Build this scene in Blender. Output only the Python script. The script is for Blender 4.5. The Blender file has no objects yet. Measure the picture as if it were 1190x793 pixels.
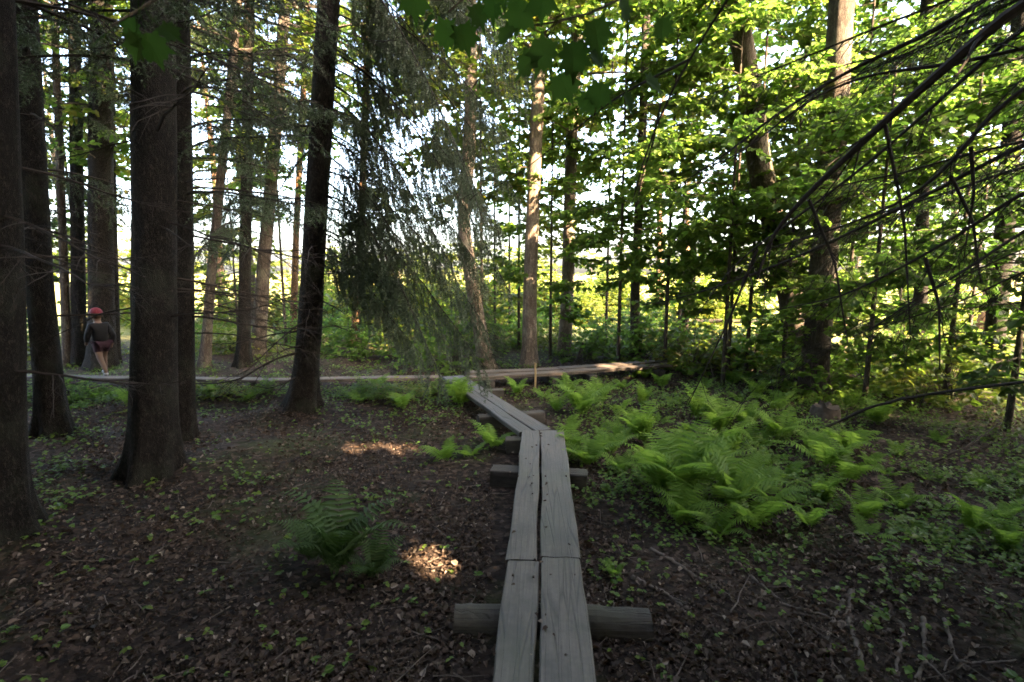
import bpy, math, random
import numpy as np
from mathutils import Vector, Matrix, noise as mnoise
R = math.radians
rng = np.random.default_rng(7)
SC = bpy.context.scene
COL = SC.collection

# ------------------------------------------------------------------ camera geometry
CAM = np.array([0.0, 0.0, 1.82]); PITCH = R(7.7); F = 595.0
FW = np.array([0, math.cos(PITCH), -math.sin(PITCH)]); UP = np.array([0, math.sin(PITCH), math.cos(PITCH)])
def ray(px, py): return FW + np.array([(px-595)/F, 0, 0]) - UP*((py-396.5)/F)
def P(px, py, d): return CAM + ray(px, py)*d               # point at depth d
def PY(px, py, Y): r = ray(px, py); return CAM + r*(Y/r[1])
def G(px, py, z=0.0):
    r = ray(px, py); return CAM + r*((z-CAM[2])/r[2])
SUN_EL = R(33); SUN_AZ = np.array([0.74, -0.67])
TOSUN = np.array([SUN_AZ[0]*math.cos(SUN_EL), SUN_AZ[1]*math.cos(SUN_EL), math.sin(SUN_EL)]); TOSUN /= np.linalg.norm(TOSUN)

# gaps in the canopy through which the sun reaches the floor: point, radius
FLECKS = [(G(487,643), .18), (G(452,520), .17), (G(485,522), .17), (G(402,521), .13), (G(532,582), .05), (G(383,491), .10),
          (G(140,408), .12), (G(1140,398), .16), (G(1155,415), .18), (G(1110,400), .12), (G(1165,404), .10), (G(765,428), .14), (G(690,432),.1), (G(300,420),.25), (G(480,430),.12),
          (G(622,444), .10), (PY(615,210,9.8), .3), (PY(660,140,11.2), .3), (PY(660,270,11.2), .3), (PY(545,300,10), .35), (PY(105,347,9.4), .12), (PY(660,340,11.2), .25),
          (PY(4,110,3.3), .10), (PY(870,90,8.2), .25), (PY(540,215,10),.2)]
def carve(C, margin=0.0):
    k = np.ones(len(C), bool)
    for p, r in FLECKS:
        d = C - p; t = d@TOSUN
        dist2 = (d*d).sum(1) - t*t
        k &= ~((t > .3) & (dist2 < (r+margin)**2))
    return k

# ------------------------------------------------------------------ object helpers
def tag(o, label=None, cat=None, group=None, kind=None):
    if label: o['label'] = label
    if cat: o['category'] = cat
    if group: o['group'] = group
    if kind: o['kind'] = kind
    return o
def empty(name, loc, rz=0.0):
    o = bpy.data.objects.new(name, None); COL.objects.link(o)
    o.location = tuple(loc); o.rotation_euler = (0, 0, rz); o.empty_display_size = .1
    return o
def copy_tree(o, parent=None):
    c = o.copy(); COL.objects.link(c); c.parent = parent
    for ch in [x for x in SC.objects if x.parent == o]: copy_tree(ch, c)
    return c

class MB:
    """collects geometry for one mesh object"""
    def __init__(s): s.V = []; s.Q = []; s.T = []; s.n = 0
    def add(s, V, Q=None, T=None):
        V = np.asarray(V, float).reshape(-1, 3)
        if Q is not None and len(Q): s.Q.append(np.asarray(Q, int)+s.n)
        if T is not None and len(T): s.T.append(np.asarray(T, int)+s.n)
        s.V.append(V); s.n += len(V)
    def mesh(s, name, mat, smooth=False, origin=(0, 0, 0)):
        me = bpy.data.meshes.new(name)
        V = np.concatenate(s.V) - np.asarray(origin, float) if s.V else np.zeros((0, 3))
        Q = np.concatenate(s.Q) if s.Q else np.zeros((0, 4), int)
        T = np.concatenate(s.T) if s.T else np.zeros((0, 3), int)
        me.vertices.add(len(V)); me.vertices.foreach_set('co', V.astype(np.float32).ravel())
        li = np.concatenate([Q.ravel(), T.ravel()]).astype(np.int32)
        me.loops.add(len(li)); me.loops.foreach_set('vertex_index', li)
        st = np.concatenate([np.arange(len(Q))*4, len(Q)*4+np.arange(len(T))*3]).astype(np.int32)
        me.polygons.add(len(st)); me.polygons.foreach_set('loop_start', st)
        me.polygons.foreach_set('use_smooth', np.full(len(st), smooth))
        me.update(calc_edges=True)
        me.materials.append(mat)
        return me
    def build(s, name, mat, parent=None, smooth=False, origin=(0, 0, 0)):
        o = bpy.data.objects.new(name, s.mesh(name, mat, smooth, origin)); COL.objects.link(o)
        if parent is not None: o.parent = parent
        return o
    def tube(s, P_, r, k=6, cap=False):
        P_ = np.asarray(P_, float); n = len(P_); r = np.broadcast_to(np.asarray(r, float), (n,))
        T = np.gradient(P_, axis=0); T /= np.linalg.norm(T, axis=1)[:, None]+1e-9
        ref = np.array([0, 0, 1.]) if abs(T[:, 2]).mean() < .8 else np.array([1., 0, 0])
        A = np.cross(T, ref); A /= np.linalg.norm(A, axis=1)[:, None]+1e-9
        B = np.cross(T, A)
        a = np.arange(k)*2*math.pi/k
        V = P_[:, None]+r[:, None, None]*(np.cos(a)[None, :, None]*A[:, None]+np.sin(a)[None, :, None]*B[:, None])
        i = np.arange(n-1)[:, None]*k; j = np.arange(k)[None]; j2 = (j+1) % k
        Q = np.stack([i+j, i+j2, i+k+j2, i+k+j], -1).reshape(-1, 4)
        V = V.reshape(-1, 3); Tt = None
        if cap:
            V = np.concatenate([V, P_[:1], P_[-1:]]); jj = np.arange(k); e = (n-1)*k
            Tt = np.concatenate([np.stack([np.full(k, n*k), (jj+1) % k, jj], -1), np.stack([np.full(k, n*k+1), e+jj, e+(jj+1) % k], -1)])
        s.add(V, Q, Tt)
    def inst(s, tv, C, H, N, size, tq=None, tt=None):
        """instances of a template at centres C, heading H, normal N"""
        if len(C) == 0: return
        H = H/(np.linalg.norm(H, axis=1)[:, None]+1e-9)
        X = np.cross(H, N); X /= np.linalg.norm(X, axis=1)[:, None]+1e-9
        Z = np.cross(X, H)
        tv = np.asarray(tv, float); size = np.broadcast_to(size, (len(C),))
        V = C[:, None]+size[:, None, None]*(tv[None, :, 0:1]*X[:, None]+tv[None, :, 1:2]*H[:, None]+tv[None, :, 2:3]*Z[:, None])
        off = (np.arange(len(C))*len(tv))[:, None, None]
        s.add(V.reshape(-1, 3), (np.asarray(tq)[None]+off).reshape(-1, 4) if tq is not None else None,
              (np.asarray(tt)[None]+off).reshape(-1, 3) if tt is not None else None)

LEAF = np.array([(0, 0, 0), (-.36, .2, .07), (-.36, .58, .05), (0, 1, -.10), (.36, .58, .05), (.36, .2, .07)])
LEAFQ = [(0, 3, 2, 1), (0, 5, 4, 3)]
NARROW = LEAF*np.array([.6, 1, 1])
_m = [(0, 0), (.12, .04), (.34, -.06), (.30, .14), (.52, .22), (.36, .34), (.55, .62), (.32, .56), (.24, .72), (.12, .66), (0, 1.0),
      (-.12, .66), (-.24, .72), (-.32, .56), (-.55, .62), (-.36, .34), (-.52, .22), (-.30, .14), (-.34, -.06), (-.12, .04)]
MAPLE = np.array([(x, y, .12*abs(x)-.15*y*y) for x, y in _m]+[(0, .35, -.02)])
MAPLET = [(len(_m), i, (i+1) % len(_m)) for i in range(len(_m))]

# ------------------------------------------------------------------ materials
def newmat(name):
    m = bpy.data.materials.new(name); m.use_nodes = True
    nt = m.node_tree; nt.nodes.clear()
    out = nt.nodes.new('ShaderNodeOutputMaterial')
    return m, nt, out
def N(nt, t, **kw):
    n = nt.nodes.new('ShaderNode'+t)
    for k, v in kw.items():
        if k in n.inputs.keys(): n.inputs[k].default_value = v
        else: setattr(n, k, v)
    return n
def L(nt, a, ao, b, bi): nt.links.new(a.outputs[ao], b.inputs[bi])
def ramp(nt, stops):
    n = N(nt, 'ValToRGB'); e = n.color_ramp.elements
    while len(e) < len(stops): e.new(.5)
    for el, (p, c) in zip(e, stops): el.position = p; el.color = (*c, 1)
    return n
def leaf_mat(name, cols, trans, tw=.5, rough=.5, spec=.3):
    m, nt, out = newmat(name)
    g = N(nt, 'NewGeometry'); r1 = ramp(nt, cols); L(nt, g, 'Random Per Island', r1, 0)
    r2 = ramp(nt, trans); L(nt, g, 'Random Per Island', r2, 0)
    p = N(nt, 'BsdfPrincipled', Roughness=rough); p.inputs['Specular IOR Level'].default_value = spec
    L(nt, r1, 0, p, 'Base Color')
    t = N(nt, 'BsdfTranslucent'); L(nt, r2, 0, t, 'Color')
    mx = N(nt, 'MixShader', Fac=tw); L(nt, p, 0, mx, 1); L(nt, t, 0, mx, 2); L(nt, mx, 0, out, 0)
    return m
def bark_mat(name, dark, light, lichen, scale=1.0, bump=.6, stretch=.22, lich=.5):
    m, nt, out = newmat(name)
    tc = N(nt, 'TexCoord'); mp = N(nt, 'Mapping'); mp.inputs['Scale'].default_value = (1, 1, stretch); L(nt, tc, 'Object', mp, 0)
    n1 = N(nt, 'TexNoise', Scale=26*scale, Detail=8, Roughness=.65); L(nt, mp, 0, n1, 'Vector')
    v = N(nt, 'TexVoronoi', Scale=34*scale, feature='DISTANCE_TO_EDGE'); 
    ad = N(nt, 'MixRGB', blend_type='ADD', Fac=.16); L(nt, mp, 0, ad, 1); L(nt, n1, 'Color', ad, 2); L(nt, ad, 0, v, 'Vector')
    vr = N(nt, 'MapRange'); vr.inputs['From Max'].default_value = .35; vr.inputs['To Min'].default_value = .35; L(nt, v, 'Distance', vr, 0)
    mu = N(nt, 'Math', operation='MULTIPLY'); L(nt, n1, 'Fac', mu, 0); L(nt, vr, 0, mu, 1)
    cr = ramp(nt, [(.22, dark), (.62, light)]); L(nt, mu, 0, cr, 0)
    n2 = N(nt, 'TexNoise', Scale=3.2, Detail=5, Roughness=.6); L(nt, tc, 'Object', n2, 'Vector')
    lr = ramp(nt, [(.5, (0, 0, 0)), (.68, (lich,)*3)]); L(nt, n2, 'Fac', lr, 0)
    mc = N(nt, 'MixRGB'); L(nt, lr, 0, mc, 'Fac'); L(nt, cr, 0, mc, 1); mc.inputs[2].default_value = (*lichen, 1)
    b = N(nt, 'Bump', Strength=bump, Distance=.03); L(nt, mu, 0, b, 'Height')
    p = N(nt, 'BsdfPrincipled', Roughness=.9); p.inputs['Specular IOR Level'].default_value = .2
    L(nt, mc, 0, p, 'Base Color'); L(nt, b, 0, p, 'Normal'); L(nt, p, 0, out, 0)
    return m
def plain(name, col, rough=.8, var=.3, scale=20, bump=0.0):
    m, nt, out = newmat(name)
    tc = N(nt, 'TexCoord'); n1 = N(nt, 'TexNoise', Scale=scale, Detail=6); L(nt, tc, 'Object', n1, 'Vector')
    cr = ramp(nt, [(.3, tuple(c*(1-var) for c in col)), (.7, tuple(min(1, c*(1+var)) for c in col))]); L(nt, n1, 'Fac', cr, 0)
    p = N(nt, 'BsdfPrincipled', Roughness=rough); p.inputs['Specular IOR Level'].default_value = .25
    L(nt, cr, 0, p, 'Base Color')
    if bump:
        b = N(nt, 'Bump', Strength=bump, Distance=.02); L(nt, n1, 'Fac', b, 'Height'); L(nt, b, 0, p, 'Normal')
    L(nt, p, 0, out, 0); return m

M = {}
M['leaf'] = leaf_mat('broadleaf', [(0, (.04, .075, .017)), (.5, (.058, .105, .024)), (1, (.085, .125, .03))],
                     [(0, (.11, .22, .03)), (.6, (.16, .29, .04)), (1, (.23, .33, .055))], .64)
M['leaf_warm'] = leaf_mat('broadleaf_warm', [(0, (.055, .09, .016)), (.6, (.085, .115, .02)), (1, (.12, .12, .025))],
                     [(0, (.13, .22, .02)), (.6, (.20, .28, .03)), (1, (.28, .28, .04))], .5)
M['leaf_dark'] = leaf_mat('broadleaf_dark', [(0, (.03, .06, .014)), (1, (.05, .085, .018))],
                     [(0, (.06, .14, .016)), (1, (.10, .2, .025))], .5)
M['maple'] = leaf_mat('maple_leaf', [(0, (.02, .042, .01)), (1, (.03, .055, .012))], [(0, (.022, .06, .008)), (1, (.04, .09, .012))], .5, .8, .05)
M['fern'] = leaf_mat('fern_leaf', [(0, (.06, .125, .014)), (1, (.095, .17, .02))], [(0, (.17, .32, .035)), (1, (.25, .40, .06))], .5, .55)
M['shaded_fern'] = leaf_mat('shaded_fern_leaf', [(0, (.026, .055, .014)), (1, (.042, .075, .018))], [(0, (.03, .08, .012)), (1, (.05, .11, .016))], .35, .6)  # fern leaf colour darkened to stand in for shade on the near ferns
M['herb'] = leaf_mat('herb_leaf', [(0, (.04, .085, .016)), (.5, (.06, .115, .018)), (1, (.10, .135, .022))], [(0, (.09, .2, .02)), (1, (.16, .27, .03))], .4)
M['needle'] = leaf_mat('spruce_needle', [(0, (.028, .05, .022)), (1, (.05, .078, .036))], [(0, (.03, .055, .02)), (1, (.05, .08, .028))], .2, .45)
M['needle_pale'] = leaf_mat('pale_spruce_needle', [(0, (.045, .07, .042)), (1, (.075, .10, .066))], [(0, (.05, .075, .035)), (1, (.075, .10, .05))], .3, .5)
M['litter'] = leaf_mat('dead_leaf', [(0, (.016, .011, .008)), (.35, (.032, .021, .015)), (.7, (.058, .040, .029)), (.93, (.095, .072, .058)), (1, (.24, .20, .165))],
                       [(0, (.06, .03, .015)), (1, (.12, .06, .03))], .12, .7)
M['spruce_bark'] = bark_mat('spruce_bark', (.003, .0025, .002), (.040, .032, .027), (.036, .042, .030), 1.0, 1.0, .4, .5)
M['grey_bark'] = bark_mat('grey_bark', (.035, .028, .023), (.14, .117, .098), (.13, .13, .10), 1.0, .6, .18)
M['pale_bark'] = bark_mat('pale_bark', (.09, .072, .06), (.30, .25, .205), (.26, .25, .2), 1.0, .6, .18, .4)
M['pine_bark'] = bark_mat('pine_bark', (.09, .05, .03), (.30, .18, .11), (.2, .15, .11), .8, .6, .3, .3)
M['twig'] = plain('dead_twig', (.02, .016, .014), .9, .4, 30)
M['limb'] = plain('limb_bark', (.075, .062, .05), .9, .35, 25)
M['root'] = plain('root_bark', (.085, .07, .06), .85, .45, 18, .4)
M['stump'] = plain('rotten_wood', (.045, .036, .03), .95, .5, 14, .8)

def wood_mat(name, c1, c2, rough=.6, green=.25):
    m, nt, out = newmat(name)
    tc = N(nt, 'TexCoord'); oi = N(nt, 'ObjectInfo')
    av = N(nt, 'VectorMath', operation='SCALE'); L(nt, oi, 'Random', av, 'Scale'); av.inputs[0].default_value = (9, 31, 5)
    sm = N(nt, 'VectorMath', operation='ADD'); L(nt, tc, 'Object', sm, 0); L(nt, av, 0, sm, 1)
    mp = N(nt, 'Mapping'); mp.inputs['Scale'].default_value = (1, .045, 1); L(nt, sm, 0, mp, 0)
    n1 = N(nt, 'TexNoise', Scale=70, Detail=8, Roughness=.7); L(nt, mp, 0, n1, 'Vector')
    n2 = N(nt, 'TexNoise', Scale=4.5, Detail=6, Roughness=.62); L(nt, sm, 0, n2, 'Vector')
    n4 = N(nt, 'TexNoise', Scale=38, Detail=4, Roughness=.6); L(nt, sm, 0, n4, 'Vector')
    cr = ramp(nt, [(.3, c1), (.68, c2)]); L(nt, n1, 'Fac', cr, 0)
    st = ramp(nt, [(.3, (.3, .29, .28)), (.52, (.95, .95, .95)), (.75, (1.35, 1.32, 1.28))]); L(nt, n2, 'Fac', st, 0)
    mu = N(nt, 'MixRGB', blend_type='MULTIPLY', Fac=.85); L(nt, cr, 0, mu, 1); L(nt, st, 0, mu, 2)
    s4 = ramp(nt, [(.3, (.7, .7, .7)), (.6, (1.08, 1.08, 1.08))]); L(nt, n4, 'Fac', s4, 0)
    mu2 = N(nt, 'MixRGB', blend_type='MULTIPLY', Fac=.7); L(nt, mu, 0, mu2, 1); L(nt, s4, 0, mu2, 2)
    # cracks along the grain
    mp2 = N(nt, 'Mapping'); mp2.inputs['Scale'].default_value = (1, .03, 1); L(nt, sm, 0, mp2, 0)
    v = N(nt, 'TexVoronoi', Scale=26, feature='DISTANCE_TO_EDGE'); L(nt, mp2, 0, v, 'Vector')
    vr = ramp(nt, [(0, (.25, .25, .25)), (.05, (1, 1, 1))]); L(nt, v, 'Distance', vr, 0)
    mu3 = N(nt, 'MixRGB', blend_type='MULTIPLY', Fac=.75); L(nt, mu2, 0, mu3, 1); L(nt, vr, 0, mu3, 2)
    n3 = N(nt, 'TexNoise', Scale=1.7, Detail=5); L(nt, sm, 0, n3, 'Vector')
    gr = ramp(nt, [(.52, (0, 0, 0)), (.72, (green,)*3)]); L(nt, n3, 'Fac', gr, 0)
    tr = N(nt, 'MapRange'); tr.inputs['To Min'].default_value = .72; tr.inputs['To Max'].default_value = 1.25; L(nt, oi, 'Random', tr, 0)
    mt = N(nt, 'VectorMath', operation='SCALE'); L(nt, mu3, 0, mt, 0); L(nt, tr, 0, mt, 'Scale')
    mc = N(nt, 'MixRGB'); L(nt, gr, 0, mc, 'Fac'); L(nt, mt, 0, mc, 1); mc.inputs[2].default_value = (.045, .05, .022, 1)
    b = N(nt, 'Bump', Strength=.45, Distance=.006); L(nt, n1, 'Fac', b, 'Height')
    b2 = N(nt, 'Bump', Strength=.5, Distance=.01); L(nt, vr, 0, b2, 'Height'); L(nt, b, 0, b2, 'Normal')
    rr = N(nt, 'MapRange'); rr.inputs['To Min'].default_value = rough-.12; rr.inputs['To Max'].default_value = rough+.2; L(nt, n2, 'Fac', rr, 0)
    p = N(nt, 'BsdfPrincipled'); p.inputs['Specular IOR Level'].default_value = .6
    L(nt, mc, 0, p, 'Base Color'); L(nt, b2, 0, p, 'Normal'); L(nt, rr, 0, p, 'Roughness'); L(nt, p, 0, out, 0)
    return m
M['board'] = wood_mat('weathered_board', (.036, .030, .025), (.080, .068, .059), .5, .4)
M['sleeper'] = wood_mat('dark_sleeper', (.014, .012, .010), (.042, .036, .031), .85, .5)
M['side_board'] = wood_mat('side_board', (.05, .041, .036), (.13, .105, .09), .8, .3)

# ground: leaf-strewn soil, drier straw meadow beyond the wood
def ground_mat():
    m, nt, out = newmat('forest_floor')
    tc = N(nt, 'TexCoord'); sep = N(nt, 'SeparateXYZ'); L(nt, tc, 'Object', sep, 0)
    v = N(nt, 'TexVoronoi', Scale=26); 
    n0 = N(nt, 'TexNoise', Scale=14, Detail=4); L(nt, tc, 'Object', n0, 'Vector')
    ad = N(nt, 'MixRGB', blend_type='ADD', Fac=.06); L(nt, tc, 'Object', ad, 1); L(nt, n0, 'Color', ad, 2); L(nt, ad, 0, v, 'Vector')
    cs = N(nt, 'SeparateColor'); L(nt, v, 'Color', cs, 0)
    cr = ramp(nt, [(0, (.010, .008, .007)), (.5, (.023, .017, .014)), (.85, (.042, .031, .025)), (1, (.08, .062, .05))]); L(nt, cs, 0, cr, 0)
    n1 = N(nt, 'TexNoise', Scale=1.1, Detail=6, Roughness=.6); L(nt, tc, 'Object', n1, 'Vector')
    s1 = ramp(nt, [(.35, (.45, .42, .4)), (.65, (1.1, 1.05, 1.05))]); L(nt, n1, 'Fac', s1, 0)
    mu = N(nt, 'MixRGB', blend_type='MULTIPLY', Fac=1); L(nt, cr, 0, mu, 1); L(nt, s1, 0, mu, 2)
    # moss
    n2 = N(nt, 'TexNoise', Scale=.7, Detail=5, Roughness=.6); L(nt, tc, 'Object', n2, 'Vector')
    gm = ramp(nt, [(.52, (0, 0, 0)), (.66, (.6,)*3)]); L(nt, n2, 'Fac', gm, 0)
    mm = N(nt, 'MixRGB'); L(nt, gm, 0, mm, 'Fac'); L(nt, mu, 0, mm, 1); mm.inputs[2].default_value = (.035, .05, .014, 1)
    # meadow
    nb = N(nt, 'TexNoise', Scale=.22, Detail=4); L(nt, tc, 'Object', nb, 'Vector')
    ma = N(nt, 'Math', operation='MULTIPLY_ADD'); L(nt, nb, 'Fac', ma, 0); ma.inputs[1].default_value = 8; L(nt, sep, 'Y', ma, 2)
    mr = N(nt, 'MapRange'); mr.inputs['From Min'].default_value = 15.5; mr.inputs['From Max'].default_value = 19; L(nt, ma, 0, mr, 0)
    nm = N(nt, 'TexNoise', Scale=3, Detail=8, Roughness=.7); L(nt, tc, 'Object', nm, 'Vector')
    cm = ramp(nt, [(.3, (.12, .14, .035)), (.55, (.26, .25, .09)), (.75, (.38, .34, .17))]); L(nt, nm, 'Fac', cm, 0)
    mx = N(nt, 'MixRGB'); L(nt, mr, 0, mx, 'Fac'); L(nt, mm, 0, mx, 1); L(nt, cm, 0, mx, 2)
    b = N(nt, 'Bump', Strength=.8, Distance=.02); L(nt, cs, 1, b, 'Height')
    b2 = N(nt, 'Bump', Strength=.7, Distance=.05); L(nt, n0, 'Fac', b2, 'Height'); L(nt, b, 0, b2, 'Normal')
    p = N(nt, 'BsdfPrincipled', Roughness=.95); p.inputs['Specular IOR Level'].default_value = .15
    L(nt, mx, 0, p, 'Base Color'); L(nt, b2, 0, p, 'Normal'); L(nt, p, 0, out, 0)
    return m
M['ground'] = ground_mat()

# ------------------------------------------------------------------ ground
WALK = [(G(631, 793, .2)), G(632, 500, .2), G(532, 438, .2)]
def hgt(x, y):
    x = np.asarray(x, float); y = np.asarray(y, float)
    near = np.clip((np.abs(x-.12)-.5)/1.5, 0, 1)
    near = np.where(y > 5, np.clip((np.abs(x+.3)-1)/1.5, .2, 1), near)
    h = .03*np.sin(2.3*x+1.1)*np.sin(2.9*y+.4)+.022*np.sin(5.1*x+.7*y)+.02*np.sin(4.3*y-1.9*x)
    h2 = .05*np.sin(.9*x+.5)*np.sin(.75*y)
    far = np.clip((np.hypot(x, y)-16)/60, 0, 1)
    return (h+h2)*near*np.clip(1-far, 0, 1)
u = np.linspace(-1, 1, 261); g = np.sign(u)*(np.abs(u)*9+np.abs(u)**4*390)
gx, gy = np.meshgrid(g, g+5); gz = hgt(gx, gy)
mb = MB(); n = len(u); idx = np.arange(n*n).reshape(n, n)
mb.add(np.stack([gx, gy, gz], -1).reshape(-1, 3), np.stack([idx[:-1, :-1], idx[:-1, 1:], idx[1:, 1:], idx[1:, :-1]], -1).reshape(-1, 4))
tag(mb.build('forest_ground', M['ground'], smooth=True), 'brown leaf strewn forest floor with damp soil', 'ground', kind='structure')

# ------------------------------------------------------------------ boardwalk
def plank_mesh(w, l, th, seed, taper=0.0, mat='board', wob=.006):
    """plank along +Y from y=0 to l, centred on x, top face at z=0; worn edges"""
    r = np.random.default_rng(seed); ns = max(6, int(l/.12)); mbb = MB()
    y = np.linspace(0, l, ns); ph = r.uniform(0, 6, 4)
    lw = -w/2+wob*np.sin(y*2.3+ph[0])+wob*.6*np.sin(y*7+ph[1])+r.normal(0, .0014, ns)
    rw = w/2+wob*np.sin(y*1.9+ph[2])+wob*.6*np.sin(y*6+ph[3])+r.normal(0, .0014, ns)
    sag = .004*np.sin(y*1.3+ph[1])
    c = .008
    prof = lambda a, b, s: [(a+c, s), (a+(b-a)*.33, s+.001), (a+(b-a)*.66, s+.0015), (b-c, s), (b-.001, s-c), (b-.003, s-th), (a+.003, s-th), (a+.001, s-c)]
    V = np.array([[(x, yy, z) for x, z in prof(a, b, s)] for a, b, s, yy in zip(lw, rw, sag, y)])
    k = 8; i = np.arange(ns-1)[:, None]*k; j = np.arange(k)[None]; j2 = (j+1) % k
    V = V.reshape(-1, 3); V[:k, 1] += r.normal(0, .006, k); V[-k:, 1] += r.normal(0, .006, k)
    Q = np.stack([i+j, i+k+j, i+k+j2, i+j2], -1).reshape(-1, 4)
    e = (ns-1)*k
    caps = [(0, 1, 6, 7), (1, 2, 5, 6), (2, 3, 4, 5), (e+7, e+6, e+1, e), (e+6, e+5, e+2, e+1), (e+5, e+4, e+3, e+2)]
    mbb.add(V, np.concatenate([Q, np.array(caps)]))
    return mbb
def place_plank(parent, a0, a1, b0, b1, seed, name='plank', mat='board', th=.05, label=None):
    """plank between near edge points a0,a1 (left,right) and far edge points b0,b1, all 3-D"""
    ca = (a0+a1)/2; cb = (b0+b1)/2; d = cb-ca; l = np.linalg.norm(d)
    w0 = np.linalg.norm((a1-a0)[:2]); w1 = np.linalg.norm((b1-b0)[:2])
    m_ = plank_mesh((w0+w1)/2, l, th, seed)
    o = m_.build(name, M[mat], parent)
    yaw = math.atan2(-d[0], d[1]); pitch = math.asin(d[2]/l)
    pl = np.array(parent.location)
    o.location = tuple(ca-pl); o.rotation_euler = (pitch, 0, yaw)
    if label: o['label'] = label
    return o
def nails(parent, pts):
    for p in pts:
        k = MB(); k.tube([p-np.array(parent.location)+np.array([0, 0, -.02]), p-np.array(parent.location)+np.array([0, 0, .0035])], .006, 8, True)
        k.build('nail', M['nail'], parent)
M['nail'] = plain('rusty_nail', (.05, .035, .03), .6, .3, 60)
def log(parent, a, b, r0, r1, seed, name='sleeper_log', mat='sleeper', k=18):
    rr = np.random.default_rng(seed); n = 30; t = np.linspace(0, 1, n)[:, None]
    o_ = np.array(parent.location) if parent is not None else np.zeros(3)
    Pp = np.asarray(a)*(1-t)+np.asarray(b)*t; Pp[:, 2] += .006*np.sin(t[:, 0]*9+seed)
    m_ = MB()
    rad = (r0*(1-t)+r1*t)[:, 0]*(1+rr.normal(0, .02, n)); rad[0] *= .93; rad[-1] *= .93
    ax = np.asarray(b)-np.asarray(a); yaw = math.atan2(-ax[0], ax[1]); L_ = np.linalg.norm(ax)
    Pl = np.stack([0.012*np.sin(t[:, 0]*5+seed), t[:, 0]*L_, .006*np.sin(t[:, 0]*9+seed)], -1)
    m_.tube(Pl, rad, k, True)
    V = m_.V[0]
    axis_ = np.repeat(Pl, k, 0); V[:n*k] = axis_+(V[:n*k]-axis_)*np.array([1+.06*mnoise.noise(Vector(q_)*9+Vector((seed, 0, 0)))+.03*mnoise.noise(Vector(q_)*31) for q_ in V[:n*k]])[:, None]
    ob = m_.build(name, M[mat], parent, smooth=False)
    ob.location = tuple(np.asarray(a)-o_); ob.rotation_euler = (math.asin((b[2]-a[2])/L_), 0, yaw)
    return ob
def block(parent, a, b, w, h, seed, name='sleeper', mat='sleeper'):
    """squared timber between a and b (top-centre points)"""
    o_ = np.array(parent.location); a = np.asarray(a); b = np.asarray(b); d = b-a; l = np.linalg.norm(d)
    ob = plank_mesh(w, l, h, seed, wob=.004).build(name, M[mat], parent)
    ob.location = tuple(a-o_); ob.rotation_euler = (math.asin(d[2]/l), 0, math.atan2(-d[0], d[1]))
    return ob

ZT = .20
# near section: runs under the viewer's feet to the joint at y=652
s1 = empty('boardwalk_section', (0, 1.2, 0)); tag(s1, 'nearest boardwalk section, two grey planks laid over a round log', 'boardwalk', 'boardwalk sections')
def ext(pa, pb, f): return pa+(pa-pb)*f
A0, A1 = G(570, 793, ZT+.025), G(623, 793, ZT+.025); B0, B1 = G(590, 651.2, ZT+.012), G(627, 651.6, ZT+.012)
place_plank(s1, ext(A0, B0, .9), ext(A1, B1, .9), B0, B1, 11)
A0r, A1r = G(627.5, 793, ZT+.025), G(693, 793, ZT+.025); B0r, B1r = G(629.5, 649.6, ZT+.012), G(677, 649.2, ZT+.012)
place_plank(s1, ext(A0r, B0r, .9), ext(A1r, B1r, .9), B0r, B1r, 12)
lg0, lg1 = G(528, 722, .025), G(755, 725, .03)
log(s1, lg0, lg1, .085, .085, 3, 'sleeper_log')
nails(s1, [G(596, 668, ZT+.018), G(620, 670, ZT+.018), G(640, 668, ZT+.018), G(668, 668, ZT+.018)])
# second section
s2 = empty('boardwalk_section', (0, 3.2, 0)); tag(s2, 'second boardwalk section, two straight grey planks with dark gap between', 'boardwalk', 'boardwalk sections')
B0, B1 = G(587, 650, ZT), G(626, 650, ZT); C0, C1 = G(607.5, 501, ZT+.004), G(626, 501, ZT+.004)
place_plank(s2, B0, B1, C0, C1, 13)
B0, B1 = G(629.5, 648, ZT), G(676, 648, ZT); C0, C1 = G(627.8, 500, ZT), G(655, 500, ZT)
place_plank(s2, B0, B1, C0, C1, 14)
a_ = G(571, 546, .12); b_ = G(682, 552, .12); block(s2, a_+(0, 0, .025), b_+(0, 0, .025), .15, .14, 15)
a_ = G(588, 512, .12); b_ = G(668, 510, .12); block(s2, a_+(0, 0, .022), b_+(0, 0, .022), .14, .14, 16)
nails(s2, [G(602, 553, ZT+.005), G(620, 553, ZT+.005), G(634, 553, ZT+.005), G(658, 553, ZT+.005)])
# third section, angled away to the cross path
s3 = empty('boardwalk_section', (-.3, 6.3, 0)); tag(s3, 'angled pale boardwalk section turning toward the spruce, joining the cross path', 'boardwalk', 'boardwalk sections')
C0, C1, C2 = G(602, 502.5, ZT-.006), G(622, 501, ZT-.006), G(641, 498, ZT-.006)
D0, D1, D2 = G(515, 437.5, ZT), G(525, 437.0, ZT), G(538, 436.5, ZT)
gp = (C1-C0)*.02
place_plank(s3, C0, C1-gp, D0, D1, 17); place_plank(s3, C1+gp, C2, D1+(D2-D1)*.06, D2, 18)
a_ = G(556, 483, .14); b_ = G(632, 478, .14); block(s3, a_, b_, .14, .14, 19)
a_ = G(520, 455, .14); b_ = G(585, 452, .14); block(s3, a_, b_, .14, .14, 20)
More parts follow.
